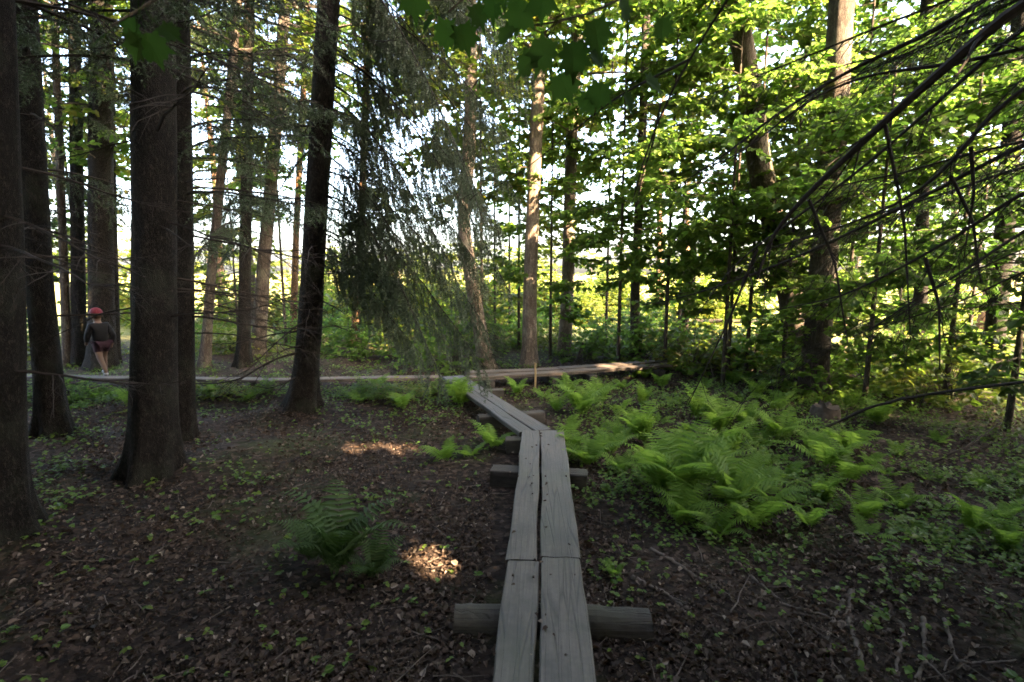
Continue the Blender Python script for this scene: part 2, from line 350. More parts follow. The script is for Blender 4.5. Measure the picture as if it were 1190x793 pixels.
# cross path to the left
s4 = empty('boardwalk_section', (-4, 7.9, 0)); tag(s4, 'distant cross boardwalk running behind the dark spruce trunks', 'boardwalk', 'boardwalk sections')
l0 = G(60, 436.5, ZT); l1 = G(300, 440, ZT); l2 = G(512, 437, ZT)
for k_, (p0_, p1_) in enumerate(((G(-160, 433, ZT), l0), (l0, l1), (l1, l2))):
    d_ = (p1_-p0_); d_ /= np.linalg.norm(d_); nrm = np.array([-d_[1], d_[0], 0])
    for q_ in (0,):
        off = nrm*.1+(0, 0, -.05)
        a_ = p0_+off+d_*.01; b_ = p1_+off
        place_plank(s4, a_+nrm*.0, a_+nrm*.21, b_, b_+nrm*.21, 30+k_*2+q_, mat='side_board')
    mid = p1_-d_*.25; block(s4, mid-nrm*.1+(0, 0, -.104), mid+nrm*.45+(0, 0, -.104), .14, .12, 40+k_)
# cross path to the right
s5 = empty('boardwalk_section', (1, 8.3, 0)); tag(s5, 'low cross boardwalk of loose planks leading off past the ferns', 'boardwalk', 'boardwalk sections')
r0_, r1_ = G(545, 438.5, ZT), G(660, 433, ZT); r2_ = G(782, 424.5, ZT)
for k_, (p0_, p1_) in enumerate(((r0_, r1_), (r1_, r2_))):
    d_ = (p1_-p0_); d_ /= np.linalg.norm(d_); nrm = np.array([-d_[1], d_[0], 0])
    for q_ in (0, 1):
        off = nrm*(.235*q_)+(0, 0, .012*(q_+k_))
        place_plank(s5, p0_+off, p0_+off+nrm*.21, p1_+off+d_*.12*q_, p1_+off+nrm*.21+d_*.12*q_, 50+k_*2+q_, mat='side_board')
    for f_ in (.2, .85):
        mid = p0_+(p1_-p0_)*f_; block(s5, mid-nrm*.12+(0, 0, -.055), mid+nrm*.6+(0, 0, -.055), .14, .16, 60+k_+int(f_*10))

# ------------------------------------------------------------------ trees
def smooth_path(pts, n):
    pts = np.asarray(pts, float); d = np.r_[0, np.cumsum(np.linalg.norm(np.diff(pts, axis=0), axis=1))]
    t = np.linspace(0, d[-1], n); out = np.stack([np.interp(t, d, pts[:, i]) for i in range(3)], -1)
    k = max(1, n//14)
    for _ in range(3):
        o2 = out.copy()
        for i in range(1, n-1): o2[i] = (out[max(0, i-1)]+out[i]*2+out[min(n-1, i+1)])/4
        out = o2
    return out
def trunk_geo(path, r0, r1, seed, flare=.7, k=28, n=90, rough=.035):
    path = smooth_path(path, n); h = path[:, 2]-path[0, 2]
    t = np.linspace(0, 1, n); rad = r0*(1-t)+r1*t
    m_ = MB(); m_.tube(path, 1.0, k)
    V = m_.V[0].reshape(n, k, 3); ang = np.arange(k)*2*math.pi/k
    rr = np.random.default_rng(seed); ph = rr.uniform(0, 6.28, 3); nf = rr.integers(4, 7)
    off = V-path[:, None]
    mod = 1+flare*np.exp(-h/.22)[:, None]*(.75+.55*np.cos(nf*ang+ph[0]+.5*np.sin(ang+ph[1])))[None]+.25*flare*np.exp(-h/.8)[:, None]
    for i in range(n):
        for j in range(k):
            a = ang[j]
            mod[i, j] += rough*1.4*mnoise.noise(Vector((math.cos(a)*2.2+seed, math.sin(a)*2.2, h[i]*1.3)))+rough*mnoise.noise(Vector((math.cos(a)*6+seed, math.sin(a)*6, h[i]*3)))
    V = path[:, None]+off*(rad[:, None]*mod)[..., None]
    m_.V[0] = V.reshape(-1, 3)
    return m_, path, rad
def ax_at(path, z):
    zz = path[:, 2]; return np.array([np.interp(z, zz, path[:, 0]), np.interp(z, zz, path[:, 1]), z])
def rad_at(path, rad, z): return float(np.interp(z, path[:, 2], rad))

def curve(p0, d, l, droop, n=7, wob=.03, r=rng, up=0):
    t = np.linspace(0, 1, n)[:, None]; p = p0+d*l*t; p[:, 2] -= (droop*l*t**2)[:, 0]-(up*l*t**4)[:, 0]
    w = r.normal(0, wob*l/n, (n, 3)); w[0] = 0
    return p+np.cumsum(w, 0)
def unit(v): return v/(np.linalg.norm(v)+1e-9)

def dead_branch(parent, origin, p0, az, l, el, droop, r=rng, rad=.012, twigs=9, name='dead_branch'):
    m_ = MB(); d = np.array([math.cos(az)*math.cos(el), math.sin(az)*math.cos(el), math.sin(el)])
    p = curve(p0, d, l, droop, 10, .05, r, .15); m_.tube(p, np.linspace(rad, rad*.25, 10), 5)
    for _ in range(twigs):
        t = r.uniform(.2, .98); i = t*9; b = p[int(i)]+(p[min(9, int(i)+1)]-p[int(i)])*(i-int(i))
        sd = np.array([-d[1], d[0], 0])*r.choice([-1, 1])
        dd = unit(d*.7+sd*r.uniform(.4, 1)+np.array([0, 0, r.uniform(-.6, .15)]))
        tl = l*r.uniform(.15, .4)*(1.1-t*.5); q = curve(b, dd, tl, .15, 6, .08, r)
        m_.tube(q, np.linspace(rad*.42, rad*.14, 6), 4)
        for _ in range(3):
            b2 = q[r.integers(2, 6)]; d2 = unit(dd+r.normal(0, .6, 3)); m_.tube(curve(b2, d2, tl*.4, .2, 4, .08, r), np.linspace(rad*.2, rad*.1, 4), 3)
    return m_.build(name, M['twig'], parent, origin=origin)

class Needles:
    def __init__(s): s.B = []; s.D = []; s.S = []; s.wood = MB(); s.L = []; s.W = []
    def twig(s, p, step, nl, nw, r):
        seg = np.diff(p, axis=0); ln = np.linalg.norm(seg, axis=1); tot = ln.sum(); k = max(3, int(tot/step))
        d = np.r_[0, np.cumsum(ln)]; t = r.uniform(0, tot, k)
        base = np.stack([np.interp(t, d, p[:, i]) for i in range(3)], -1)
        ax = unit(p[-1]-p[0]); rd = r.normal(0, 1, (k, 3)); rd -= (rd@ax)[:, None]*ax; rd /= np.linalg.norm(rd, axis=1)[:, None]+1e-9
        rd[:, 2] *= .7
        D = rd+ax*.75; D /= np.linalg.norm(D, axis=1)[:, None]
        S = np.cross(D, r.normal(0, 1, (k, 3))); S /= np.linalg.norm(S, axis=1)[:, None]+1e-9
        s.B.append(base); s.D.append(D); s.S.append(S); s.L.append(np.full(k, nl)*r.uniform(.7, 1.2, k)); s.W.append(np.full(k, nw))
    def branch(s, p0, az, l, el=.1, droop=.4, up=.1, step=.06, tl=.32, hang=.45, nstep=.007, nl=.022, nw=.004, r=rng, rad=.014, start=.15, sub=3):
        d = np.array([math.cos(az)*math.cos(el), math.sin(az)*math.cos(el), math.sin(el)])
        p = curve(p0, d, l, droop, 12, .03, r, up); s.wood.tube(p, np.linspace(rad, rad*.25, 12), 5)
        s.twig(p[3:], nstep*1.3, nl, nw, r)
        for t in np.arange(start, 1.0, step/l):
            i = t*11; a = int(i); b = p[a]+(p[min(11, a+1)]-p[a])*(i-a); al = unit(p[min(11, a+1)]-p[a])
            lat = unit(np.cross(al, (0, 0, 1)))
            for sd in (-1, 1):
                if r.random() < .12: continue
                dd = unit(al*r.uniform(.4, .9)+lat*sd*r.uniform(.4, 1.0)+np.array([0, 0, -hang*r.uniform(.4, 1.6)]))
                L_ = tl*(1.05-.6*t)*r.uniform(.55, 1.25)
                q = curve(b, dd, L_, .25+hang*.4, 5, .05, r)
                if not carve(q).all(): continue
                s.wood.tube(q, np.linspace(.003, .0015, 5), 3)
                s.twig(q, nstep, nl, nw, r)
                for _ in range(sub):
                    b2 = q[r.integers(1, 5)]; d2 = unit(dd*.8+r.normal(0, .45, 3)+np.array([0, 0, -hang*.8]))
                    s.twig(curve(b2, d2, L_*r.uniform(.25, .5), .3, 4, .05, r), nstep, nl, nw, r)
    def mb(s):
        m_ = MB()
        B = np.concatenate(s.B); k = carve(B); B = B[k]; D = np.concatenate(s.D)[k]; S = np.concatenate(s.S)[k]; Ln = np.concatenate(s.L)[k, None]; W = np.concatenate(s.W)[k, None]
        V = np.stack([B-S*W/2, B+S*W/2, B+D*Ln], 1); m_.add(V.reshape(-1, 3), None, np.arange(len(B)*3).reshape(-1, 3))
        return m_

def spray(leafs, wood, p0, d, l, r, ls, droop=.15, spacing=.045, flat=.25, rad=.004):
    """leafy twig: leaves alternate along it, blades near horizontal"""
    q = curve(p0, d, l, droop, 6, .05, r)
    if wood is not None and carve(q).all(): wood.tube(q, np.linspace(rad, rad*.4, 6), 3)
    k = max(2, int(l/spacing)); t = r.uniform(.12, 1, k); dd = np.linspace(0, 1, 6)
    C = np.stack([np.interp(t, dd, q[:, i]) for i in range(3)], -1)
    lat = unit(np.cross(d, (0, 0, 1)))
    H = d*.6+lat*r.choice([-1., 1.], k)[:, None]*r.uniform(.5, 1.1, k)[:, None]+r.normal(0, .25, (k, 3)); H[:, 2] -= r.uniform(.05, .7, k)
    Nn = np.array([0, 0, 1.])+r.normal(0, flat*1.6, (k, 3))
    leafs.append((C, H, Nn, ls*r.uniform(.55, 1.25, k)))
def flush(leafs, tmpl=LEAF, cv=True, tq=LEAFQ, tt=None):
    m_ = MB()
    C, H, Nn, S = [np.concatenate(x) for x in zip(*leafs)]
    if cv: k = carve(C, .15*float(S.max())); C, H, Nn, S = C[k], H[k], Nn[k], S[k]
    m_.inst(tmpl, C, H, Nn, S, tq, tt); return m_
def crown(path, rad, z0, z1, Rm, nl, ls, r, spacing=.05, shape=.5, el=(0.0, .5), azr=None, tw=7, cv=True, minl=.3):
    leafs = []; wood = MB()
    for i in range(nl):
        f = (i+r.uniform(0, 1))/nl; z = z0+(z1-z0)*f; p0 = ax_at(path, z)
        az = r.uniform(*(azr if azr else (0, 2*math.pi)))
        prof = (1-abs(f-shape)/max(shape, 1-shape))*.65+.35
        l = Rm*prof*r.uniform(.6, 1.15); e = r.uniform(*el)
        d = np.array([math.cos(az)*math.cos(e), math.sin(az)*math.cos(e), math.sin(e)])
        p = curve(p0, d, l, .25, 8, .07, r)
        if cv and not carve(p).all(): continue
        r0 = max(.008, min(.35*rad_at(path, rad, z), .016*l)); wood.tube(p, np.linspace(r0, r0*.25, 8), 5)
        for j in range(tw):
            t = r.uniform(minl, 1); ii = t*7; a = int(ii); b = p[a]+(p[min(7, a+1)]-p[a])*(ii-a)
            lat = unit(np.cross(d, (0, 0, 1)))*r.choice([-1, 1])
            dd = unit(d*r.uniform(.4, 1)+lat*r.uniform(.2, 1)+np.array([0, 0, r.uniform(-.35, .3)]))
            spray(leafs, wood, b, dd, l*r.uniform(.25, .5)*(1.15-.5*t)+.15, r, ls, spacing=spacing)
        spray(leafs, wood, p[4], unit(p[7]-p[4]), l*.5, r, ls, spacing=spacing)
    return wood, flush(leafs, cv=cv)

def tree(name, label, cat, pts, r0, r1, seed, bark='spruce_bark', group=None, flare=.7, k=28, n=90, crown_kw=None, leaf='leaf'):
    """pts: world axis points from the base upward"""
    base = np.asarray(pts[0], float).copy(); base[2] = float(hgt(base[0], base[1]))-.03
    pts = [base]+[np.asarray(p, float) for p in pts[1:]]
    root = empty(name, base); tag(root, label, cat, group)
    m_, path, rad = trunk_geo(pts, r0, r1, seed, flare, k, n)
    m_.build('trunk', M[bark], root, smooth=True, origin=base)
    if crown_kw:
        w, lf = crown(path, rad, r=np.random.default_rng(seed+1000), **crown_kw)
        w.build('branches', M['limb'], root, origin=base); lf.build('crown', M[leaf], root, origin=base)
    return root, base, path, rad
def px_axis(base_px, tops, H=None):
    """axis through pixel points in the vertical plane at the base's distance, extended to height H"""
    b = G(*base_px); pts = [b]+[PY(x, y, b[1]) for x, y in tops]
    if H:
        d = pts[-1]-pts[0]; d = d/d[2]; pts.append(pts[-1]+d*(H-pts[-1][2]))
    return pts

# --- near spruces
rs = np.random.default_rng(21)
def spruce_extras(root, base, path, rad, ndead, zr, lr, azr, r, twigs=9, thick=.012):
    for i in range(ndead):
        z = r.uniform(*zr); az = r.uniform(*azr); p0 = ax_at(path, z); p0 = p0+np.array([math.cos(az), math.sin(az), 0])*rad_at(path, rad, z)*.8
        dead_branch(root, base, p0, az, r.uniform(*lr), r.uniform(-.25, .15), r.uniform(.05, .35), r, r.uniform(.6, 1.1)*thick, twigs)
def living(root, base, path, rad, nb, zr, lr, azr, r, **kw):
    nd = Needles()
    for i in range(nb):
        z = zr[0]+(zr[1]-zr[0])*(i+r.uniform(0, 1))/nb; az = r.uniform(*azr); p0 = ax_at(path, z)
        nd.branch(p0, az, r.uniform(*lr), r=r, **kw)
    nd.wood.build('branches', M['twig'], root, origin=base); nd.mb().build('crown', M['needle'], root, origin=base)
# S1 at the picture edge
S1 = tree('spruce_tree', 'reddish brown spruce trunk at the picture edge, nearest of the spruces', 'tree', px_axis((-4, 622), [(-6, 300), (-16, 0)], 13), .15, .08, 1, group='spruces beside the boardwalk')
spruce_extras(*S1, 8, (1.0, 4.2), (.8, 1.6), (-.6, 1.4), rs)
living(*S1, 18, (3.0, 9), (1.4, 2.2), (-1.2, 4.5), rs, nstep=.008, nw=.008, nl=.032)
S2 = tree('spruce_tree', 'slender dark spruce standing behind the trunk at the picture edge', 'tree', px_axis((62, 502), [(45, 320), (28, 0)], 14), .125, .08, 2, group='spruces beside the boardwalk')
spruce_extras(*S2, 12, (1.0, 5), (.9, 1.8), (-1.2, 2.5), rs)
living(*S2, 24, (2.9, 9), (1.5, 2.3), (0, 6.28), rs, nstep=.008, nw=.008, nl=.032)
S3 = tree('spruce_tree', 'thickest dark spruce trunk with flared base, in front of a thinner stem', 'tree', px_axis((178, 548), [(180, 312), (178, 0)], 15), .175, .10, 3, group='spruces beside the boardwalk', k=40, n=130, flare=.55)
spruce_extras(*S3, 16, (1.2, 5.5), (.8, 1.9), (-1.0, 1.2), rs)
spruce_extras(*S3, 7, (1.2, 4.5), (.8, 1.6), (1.8, 4.4), rs)
living(*S3, 24, (3.4, 10), (1.6, 2.4), (0, 6.28), rs, nstep=.008, nw=.008, nl=.032)
S3b = tree('spruce_tree', 'thin dark spruce stem hugging the thickest trunk from behind', 'tree', px_axis((214, 508), [(213, 312), (208, 0)], 14), .105, .07, 4, group='spruces beside the boardwalk', flare=.3)
spruce_extras(*S3b, 18, (1.1, 5.5), (.8, 2.2), (-.7, 1.0), rs)
living(*S3b, 26, (2.4, 9), (1.5, 2.5), (-.9, 1.4), rs, nstep=.007, nw=.007, nl=.03, hang=.35, droop=.3)
S4 = tree('spruce_tree', 'leaning spruce with a drooping curtain of needled branches over the path', 'tree', px_axis((352, 479), [(360, 380), (367, 250), (376, 100), (382, 0)], 15), .145, .085, 5, group='spruces beside the boardwalk', k=36, n=120, flare=.75)
spruce_extras(*S4, 18, (.7, 4.5), (.7, 1.7), (1.6, 4.6), rs)
spruce_extras(*S4, 8, (.9, 4.0), (.5, 1.4), (-1.4, 1.4), rs)
S5 = tree('spruce_tree', 'dark bushy spruce filling the gap between thickest and leaning spruces', 'tree', px_axis((283, 428), [(286, 250), (290, 0)], 13), .11, .06, 6, group='spruces beside the boardwalk')
spruce_extras(*S5, 14, (.8, 3.5), (.8, 1.6), (0, 6.28), rs)
living(*S5, 44, (2.3, 9), (1.3, 2.4), (0, 6.28), rs, nstep=.0085, nw=.010, nl=.036, hang=.55, droop=.45)
S6 = tree('spruce_tree', 'dark spruce beyond the walking person with low needled branches', 'tree', px_axis((92, 424), [(90, 250), (86, 0)], 13), .12, .06, 8, group='spruces beside the boardwalk')
living(*S6, 36, (2.8, 9.5), (1.4, 2.5), (0, 6.28), rs, nstep=.0095, nw=.011, nl=.038, hang=.5, droop=.45)
root, base, path, rad = S4
nd = Needles(); rc = np.random.default_rng(5)
for z in np.linspace(1.9, 6.8, 36):
    nd.branch(ax_at(path, z+rc.uniform(-.1, .1)), rc.uniform(-.75, .45), rc.uniform(1.5, 2.6)*(1.0 if z > 2.6 else .7), el=rc.uniform(-.5, -.15), droop=rc.uniform(.5, .9), up=.05, hang=.9, tl=.42, step=.05, r=rc, rad=.013, nstep=.0046, nw=.0078, nl=.03, start=.15, sub=5)
for z in np.linspace(3.4, 9, 14):
    nd.branch(ax_at(path, z), rc.uniform(1.4, 5.0), rc.uniform(1.2, 2.2), el=rc.uniform(-.2, .1), droop=.4, hang=.5, r=rc, nstep=.011, nw=.005)
nd.wood.build('branches', M['twig'], root, origin=base); nd.mb().build('crown', M['needle_pale'], root, origin=base)
# low dead branch arching from S4 to the ground towards the left
def px_branch(parent, base, pts, r0, r1, name='branch', mat='twig', k=7, n=24, twigs=0, r=rng, tl=.4, hang=0):
    p = smooth_path([np.asarray(q) for q in pts], n); m_ = MB(); m_.tube(p, np.linspace(r0, r1, n)*(1+r.normal(0, .05, n)), k)
    for _ in range(twigs):
        i = r.integers(3, n-1); al = unit(p[i]-p[i-1]); sd = unit(np.cross(al, (0, .3, 1.)))*r.choice([-1, 1])
        dd = unit(al*.8+sd*r.uniform(.3, .9)+np.array([0, 0, -hang*r.uniform(0, 1.5)])+r.normal(0, .15, 3)); q = curve(p[i], dd, tl*r.uniform(.4, 1.3), .2, 7, .08, r)
        rr_ = r0+(r1-r0)*i/n; m_.tube(q, np.linspace(rr_*.4, .0015, 7), 4)
        for _ in range(2):
            m_.tube(curve(q[r.integers(2, 6)], unit(dd+r.normal(0, .5, 3)), tl*.35, .2, 5, .08, r), np.linspace(.0022, .001, 5), 3)
    return m_.build(name, M[mat], parent, origin=base)
px_branch(S4[0], S4[1], [PY(347, 410, 6.4), PY(325, 415, 6.3), PY(300, 428, 6.2), PY(280, 441, 6.1), PY(252, 446, 6.1), PY(222, 446, 6.1)], .016, .006, 'dead_branch', twigs=6)
px_branch(S4[0], S4[1], [PY(346, 437, 6.4), PY(330, 446, 6.2), PY(312, 452, 6.1), PY(290, 447, 6.0)], .011, .004, 'dead_branch', twigs=3)

# --- background trunks seen between the near trees  (px base, tops, radius, bark, label)
bgt = [
 ((118, 428), [(117, 200), (118, 60)], .26, 'spruce_bark', 'dark trunk behind the thickest spruce, close to the walking person', 12),
 ((78, 425), [(72, 250), (66, 90)], .09, 'grey_bark', 'thin grey trunk between the slender spruce and the walking person', 11),
 ((136, 420), [(132, 250), (130, 90)], .075, 'spruce_bark', 'thin dark stem just beside the thickest spruce, farther back', 11),
 ((238, 430), [(247, 300), (266, 120)], .105, 'grey_bark', 'slanting slim trunk seen between thickest and leaning spruces', 12),
 ((300, 415), [(307, 300), (318, 180)], .17, 'grey_bark', 'stout grey trunk beyond the cross path, between thickest and leaning spruces', 13),
 ((340, 395), [(345, 250), (352, 120)], .11, 'pine_bark', 'orange tinted pine stem half hidden by the leaning spruce trunk', 14),
 ((412, 400), [(420, 250), (428, 30)], .12, 'pine_bark', 'orange barked pine showing through the drooping spruce curtain', 15),
 ((738, 420), [(738, 330), (745, 200)], .12, 'grey_bark', 'slim grey trunk amid green saplings behind the low cross boardwalk', 12),
]
for i, (bp, tp, r_, bk, lb, H) in enumerate(bgt):
    r_ *= .82; tree('pine_tree' if bk == 'pine_bark' else 'broadleaf_tree', lb, 'tree', px_axis(bp, tp, H), r_, r_*.55, 40+i, bk, 'trunks beyond the cross path', flare=.4, k=16, n=50,
         crown_kw=dict(z0=3.6 if bk != 'pine_bark' else 5, z1=9.5, Rm=2.3, nl=26, ls=.125, spacing=.05, tw=8), leaf='leaf_warm' if i % 2 else 'leaf')
# named centre / right trunks
TC = [
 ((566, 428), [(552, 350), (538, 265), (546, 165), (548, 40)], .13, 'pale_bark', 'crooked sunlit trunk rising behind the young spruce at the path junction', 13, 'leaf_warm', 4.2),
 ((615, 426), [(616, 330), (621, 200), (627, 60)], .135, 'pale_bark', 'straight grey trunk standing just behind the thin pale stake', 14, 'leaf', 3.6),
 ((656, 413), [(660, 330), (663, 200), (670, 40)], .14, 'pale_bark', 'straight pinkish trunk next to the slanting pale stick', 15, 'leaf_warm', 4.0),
 ((938, 442), [(912, 310), (882, 190), (868, 80)], .20, 'grey_bark', 'thick trunk leaning toward the path behind the low leafy saplings', 13, 'leaf', 4.2),
 ((944, 456), [(955, 330), (969, 160), (978, 0)], .185, 'grey_bark', 'thick upright mossy grey trunk behind the rotten stump', 15, 'leaf', 4.6),
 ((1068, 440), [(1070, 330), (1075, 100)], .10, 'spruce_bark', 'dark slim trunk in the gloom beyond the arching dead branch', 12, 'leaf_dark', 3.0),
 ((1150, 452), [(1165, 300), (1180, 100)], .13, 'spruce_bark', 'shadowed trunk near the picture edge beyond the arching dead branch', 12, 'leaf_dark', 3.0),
]
for i, (bp, tp, r_, bk, lb, H, lf, z0) in enumerate(TC):
    tree('broadleaf_tree', lb, 'tree', px_axis(bp, tp, H), r_, r_*.6, 60+i, bk, 'trunks around the fern bed', flare=.45, k=22, n=70,
         crown_kw=dict(z0=z0, z1=9.2, Rm=2.3, nl=32 if bp[0] < 700 else 46, ls=.115, spacing=.05, tw=8), leaf=lf)

# --- young leafy trees
def young(label, px, Y, H, Rm, nl, seed, leaf='leaf', ls=.105, z0=.8, lean=0, r_=.035, azr=None, spacing=.05, tw=7, group='young leafy trees'):
    x = (px-595)/F*Y; b = np.array([x, Y, 0]); pts = [b, b+(lean*.3, 0, H*.4), b+(lean, 0, H)]
    return tree('young_tree', label, 'tree', pts, r_, .012, seed, 'grey_bark', group, flare=.2, k=10, n=40,
                crown_kw=dict(z0=z0, z1=H, Rm=Rm, nl=int(nl*1.35), ls=ls, spacing=spacing*.72, tw=tw+3, el=(-.15, .4), shape=.45, azr=azr), leaf=leaf)
young('leafy sapling between the straight grey trunk and the pinkish trunk', 640, 10.4, 5.5, 1.5, 26, 101, 'leaf')
young('leafy sapling spreading over the low cross boardwalk', 720, 9.4, 6.5, 1.8, 36, 102, 'leaf', z0=1.7)
young('tall leafy sapling behind the low cross boardwalk', 790, 10.5, 7.5, 2.1, 40, 103, 'leaf', z0=1.7)
young('dense sapling shading the far end of the low cross boardwalk', 850, 9.0, 6.5, 1.9, 38, 104, 'leaf', z0=1.7)
young('sapling with wide flat sprays in front of the leaning trunk', 915, 8.0, 5.0, 1.4, 32, 105, 'leaf', .095)
young('sapling with layered sprays above the rotten stump', 1015, 6.8, 4.6, 1.6, 38, 106, 'leaf', .095, z0=.9)
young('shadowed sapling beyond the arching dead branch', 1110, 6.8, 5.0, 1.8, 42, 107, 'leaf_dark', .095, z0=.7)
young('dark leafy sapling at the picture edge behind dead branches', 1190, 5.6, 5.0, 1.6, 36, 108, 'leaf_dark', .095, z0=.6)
young('slender sapling just behind the crooked sunlit trunk', 575, 12.5, 7.0, 1.7, 28, 109, 'leaf_warm')
young('pale sapling between crooked trunk and straight grey trunk', 592, 14, 8.5, 1.8, 26, 110, 'leaf_warm')
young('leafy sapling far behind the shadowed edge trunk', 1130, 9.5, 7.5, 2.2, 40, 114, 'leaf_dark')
young('sapling catching sun beyond the stout grey trunk', 275, 14, 5, 1.6, 24, 115, 'leaf_warm')
young('yellowish sapling behind the thickest spruce', 130, 13, 6.5, 1.8, 28, 116, 'leaf_warm')
young('bushy sapling behind the spruce curtain', 455, 13, 4.0, 1.7, 24, 117, 'leaf_warm')
young('sapling behind the slender dark spruce', 40, 11, 6.5, 1.8, 28, 118, 'leaf_dark')

young('tall sapling with loose sprays over the fern bed', 775, 9.2, 6.5, 1.9, 30, 123, 'leaf', .12, z0=1.2)
young('tall loose sapling ahead of the leaning trunk', 845, 8.2, 6.0, 1.7, 30, 124, 'leaf', .11, z0=1.2)
young('thin sapling leafing high beside the spruce curtain', 560, 10.5, 8.5, 1.9, 30, 125, 'leaf_warm', .12, z0=3.2)
young('leafy sapling in the dim gap behind the dark slim trunk', 1045, 10.5, 6.5, 2.0, 36, 113, 'leaf')
young('broad sapling filling the gap between the two thick mossy trunks', 955, 9.5, 7.0, 1.8, 32, 112, 'leaf')
young('high leafy sapling filling the gap above the path junction', 603, 12, 10, 2.0, 32, 131, 'leaf', .11, z0=3.4)
young('high leafy sapling between the pinkish trunk and the slim grey trunk', 705, 12.6, 10.5, 2.2, 34, 132, 'leaf_warm', .11, z0=3.0)
young('leafy sapling partly hiding the leaning trunk', 872, 8.8, 7.6, 1.7, 34, 133, 'leaf', .10, z0=1.4)
young('tall sapling behind the leaning spruce, lit at its top', 330, 12.5, 9.5, 2.0, 30, 134, 'leaf', .11, z0=3.2)
young('tall sapling showing olive leaves left of the thickest spruce', 95, 12.5, 10, 2.2, 34, 135, 'leaf_warm', .11, z0=3.4)
young('high leafy sapling veiling the thick upright trunk', 985, 8.8, 8.2, 1.8, 34, 136, 'leaf', .10, z0=2.4)
young('high leafy sapling between the two thick trunks, seen above head height', 925, 10.6, 9.5, 2.0, 34, 137, 'leaf', .105, z0=3.0)
# young spruce at the junction (hazy grey-green)
b = G(556, 428); root = empty('young_spruce', b); tag(root, 'small grey green spruce at the foot of the crooked trunk', 'tree')
m_, path, rad = trunk_geo([b, b+(0, 0, 1.9)], .025, .008, 77, .2, 8, 20); m_.build('trunk', M['spruce_bark'], root, origin=b)
nd = Needles(); r7 = np.random.default_rng(77)
for z in np.linspace(.15, 1.8, 40): nd.branch(ax_at(path, z), r7.uniform(0, 6.28), (.62-.28*z)*r7.uniform(.8, 1.2)+.1, el=.1, droop=.45, hang=.4, tl=.25, step=.05, r=r7, rad=.006, nstep=.008, nw=.005, nl=.024)
nd.wood.build('branches', M['twig'], root, origin=b); nd.mb().build('crown', M['needle_pale'], root, origin=b)

# --- unseen canopy trees added around and behind the viewer to shade the floor
can = [(4.6, -2.2), (7.5, .2), (6.4, -5.2), (10.5, -2.5), (3.0, -6.5), (-.5, -5.0), (9.5, -10.5), (15.5, -4.0), (13.2, -6.2), (-1.8, -.8), (2.0, -.9), (-4.2, .6), (.2, -2.6),
       (-5.5, -1.5), (-8.5, 2.0), (-4.0, -6.5), (-10, -3.5), (2.2, -3.2), (8.2, -7.6), (-8, 6.2), (6.4, .2), (3.2, -.9), (-3.2, 1.6), (3.7, -.4), (5.4, 1.0), (-2.6, -2.2), (-5.2, 1.2), (.6, -7.6)]
for i, (x, y) in enumerate(can):
    rr = np.random.default_rng(300+i); H = rr.uniform(12, 15) if x != 3.7 else 5.0  # the low tree is added to keep stray sun off the planks
    b = np.array([x, y, 0.]); tree('broadleaf_tree', 'unseen broadleaf tree added around the viewer to shade the floor', 'tree', [b, b+(rr.normal(0, .2), rr.normal(0, .2), H*.5), b+(rr.normal(0, .4), rr.normal(0, .4), H)],
        .17, .05, 300+i, 'grey_bark', 'added shade trees around the viewer', flare=.4, k=12, n=40, crown_kw=dict(z0=(2.8 if abs(x)+abs(y) > 5 else 4.4) if H > 8 else 1.6, z1=H, Rm=3.4 if H > 8 else 1.7, nl=(60 if (abs(x)+abs(y) > 7.4 or y < -3.4) else 120) if H > 8 else 40, ls=.26, spacing=.075, tw=10, minl=.15), leaf='leaf_dark')

# unseen bushes added behind and beside the viewer to block low light
ub = []
for v in range(2):
    root = empty('shade_bush', (0, 0, 0)); tag(root, 'dense unseen bush added around the viewer to block low light', 'shrub', 'added shade bushes around the viewer')
    ru = np.random.default_rng(820+v); leafs = []; wd = MB()
    for i in range(70):
        az = ru.uniform(0, 6.28); e = ru.uniform(.1, 1.45); d = np.array([math.cos(az)*math.cos(e), math.sin(az)*math.cos(e), math.sin(e)])
        l = ru.uniform(1.2, 3.2)*(.6+.4*math.sin(e)); p = curve(np.zeros(3), d, l, .12, 7, .06, ru); wd.tube(p, np.linspace(.014, .004, 7), 4)
        for j in range(9): spray(leafs, None, p[ru.integers(1, 7)], unit(d+ru.normal(0, .5, 3)), .7, ru, .17, spacing=.05)
    wd.build('stems', M['limb'], root); flush(leafs, cv=False).build('foliage', M['leaf_dark'], root); ub.append(root)
us = [(-5.6, .6), (-5.2, -2.2), (-3.8, -4.2), (-1.4, -5.2), (1.2, -5.6), (3.4, -4.8), (5.2, -3.0), (6.0, -.8), (6.4, 1.6), (-6.6, 2.6), (-7.4, -.6), (-2.6, -6.6), (6.8, -4.4), (7.4, 3.2), (0, -7.6), (-8.2, 4.2)]
for i, (x, y) in enumerate(us):
    o = ub[i % 2] if i < 2 else copy_tree(ub[i % 2]); o.location = (x, y, 0); o.rotation_euler.z = i*2.3; o.scale = (1.15, 1.15, 1.1)
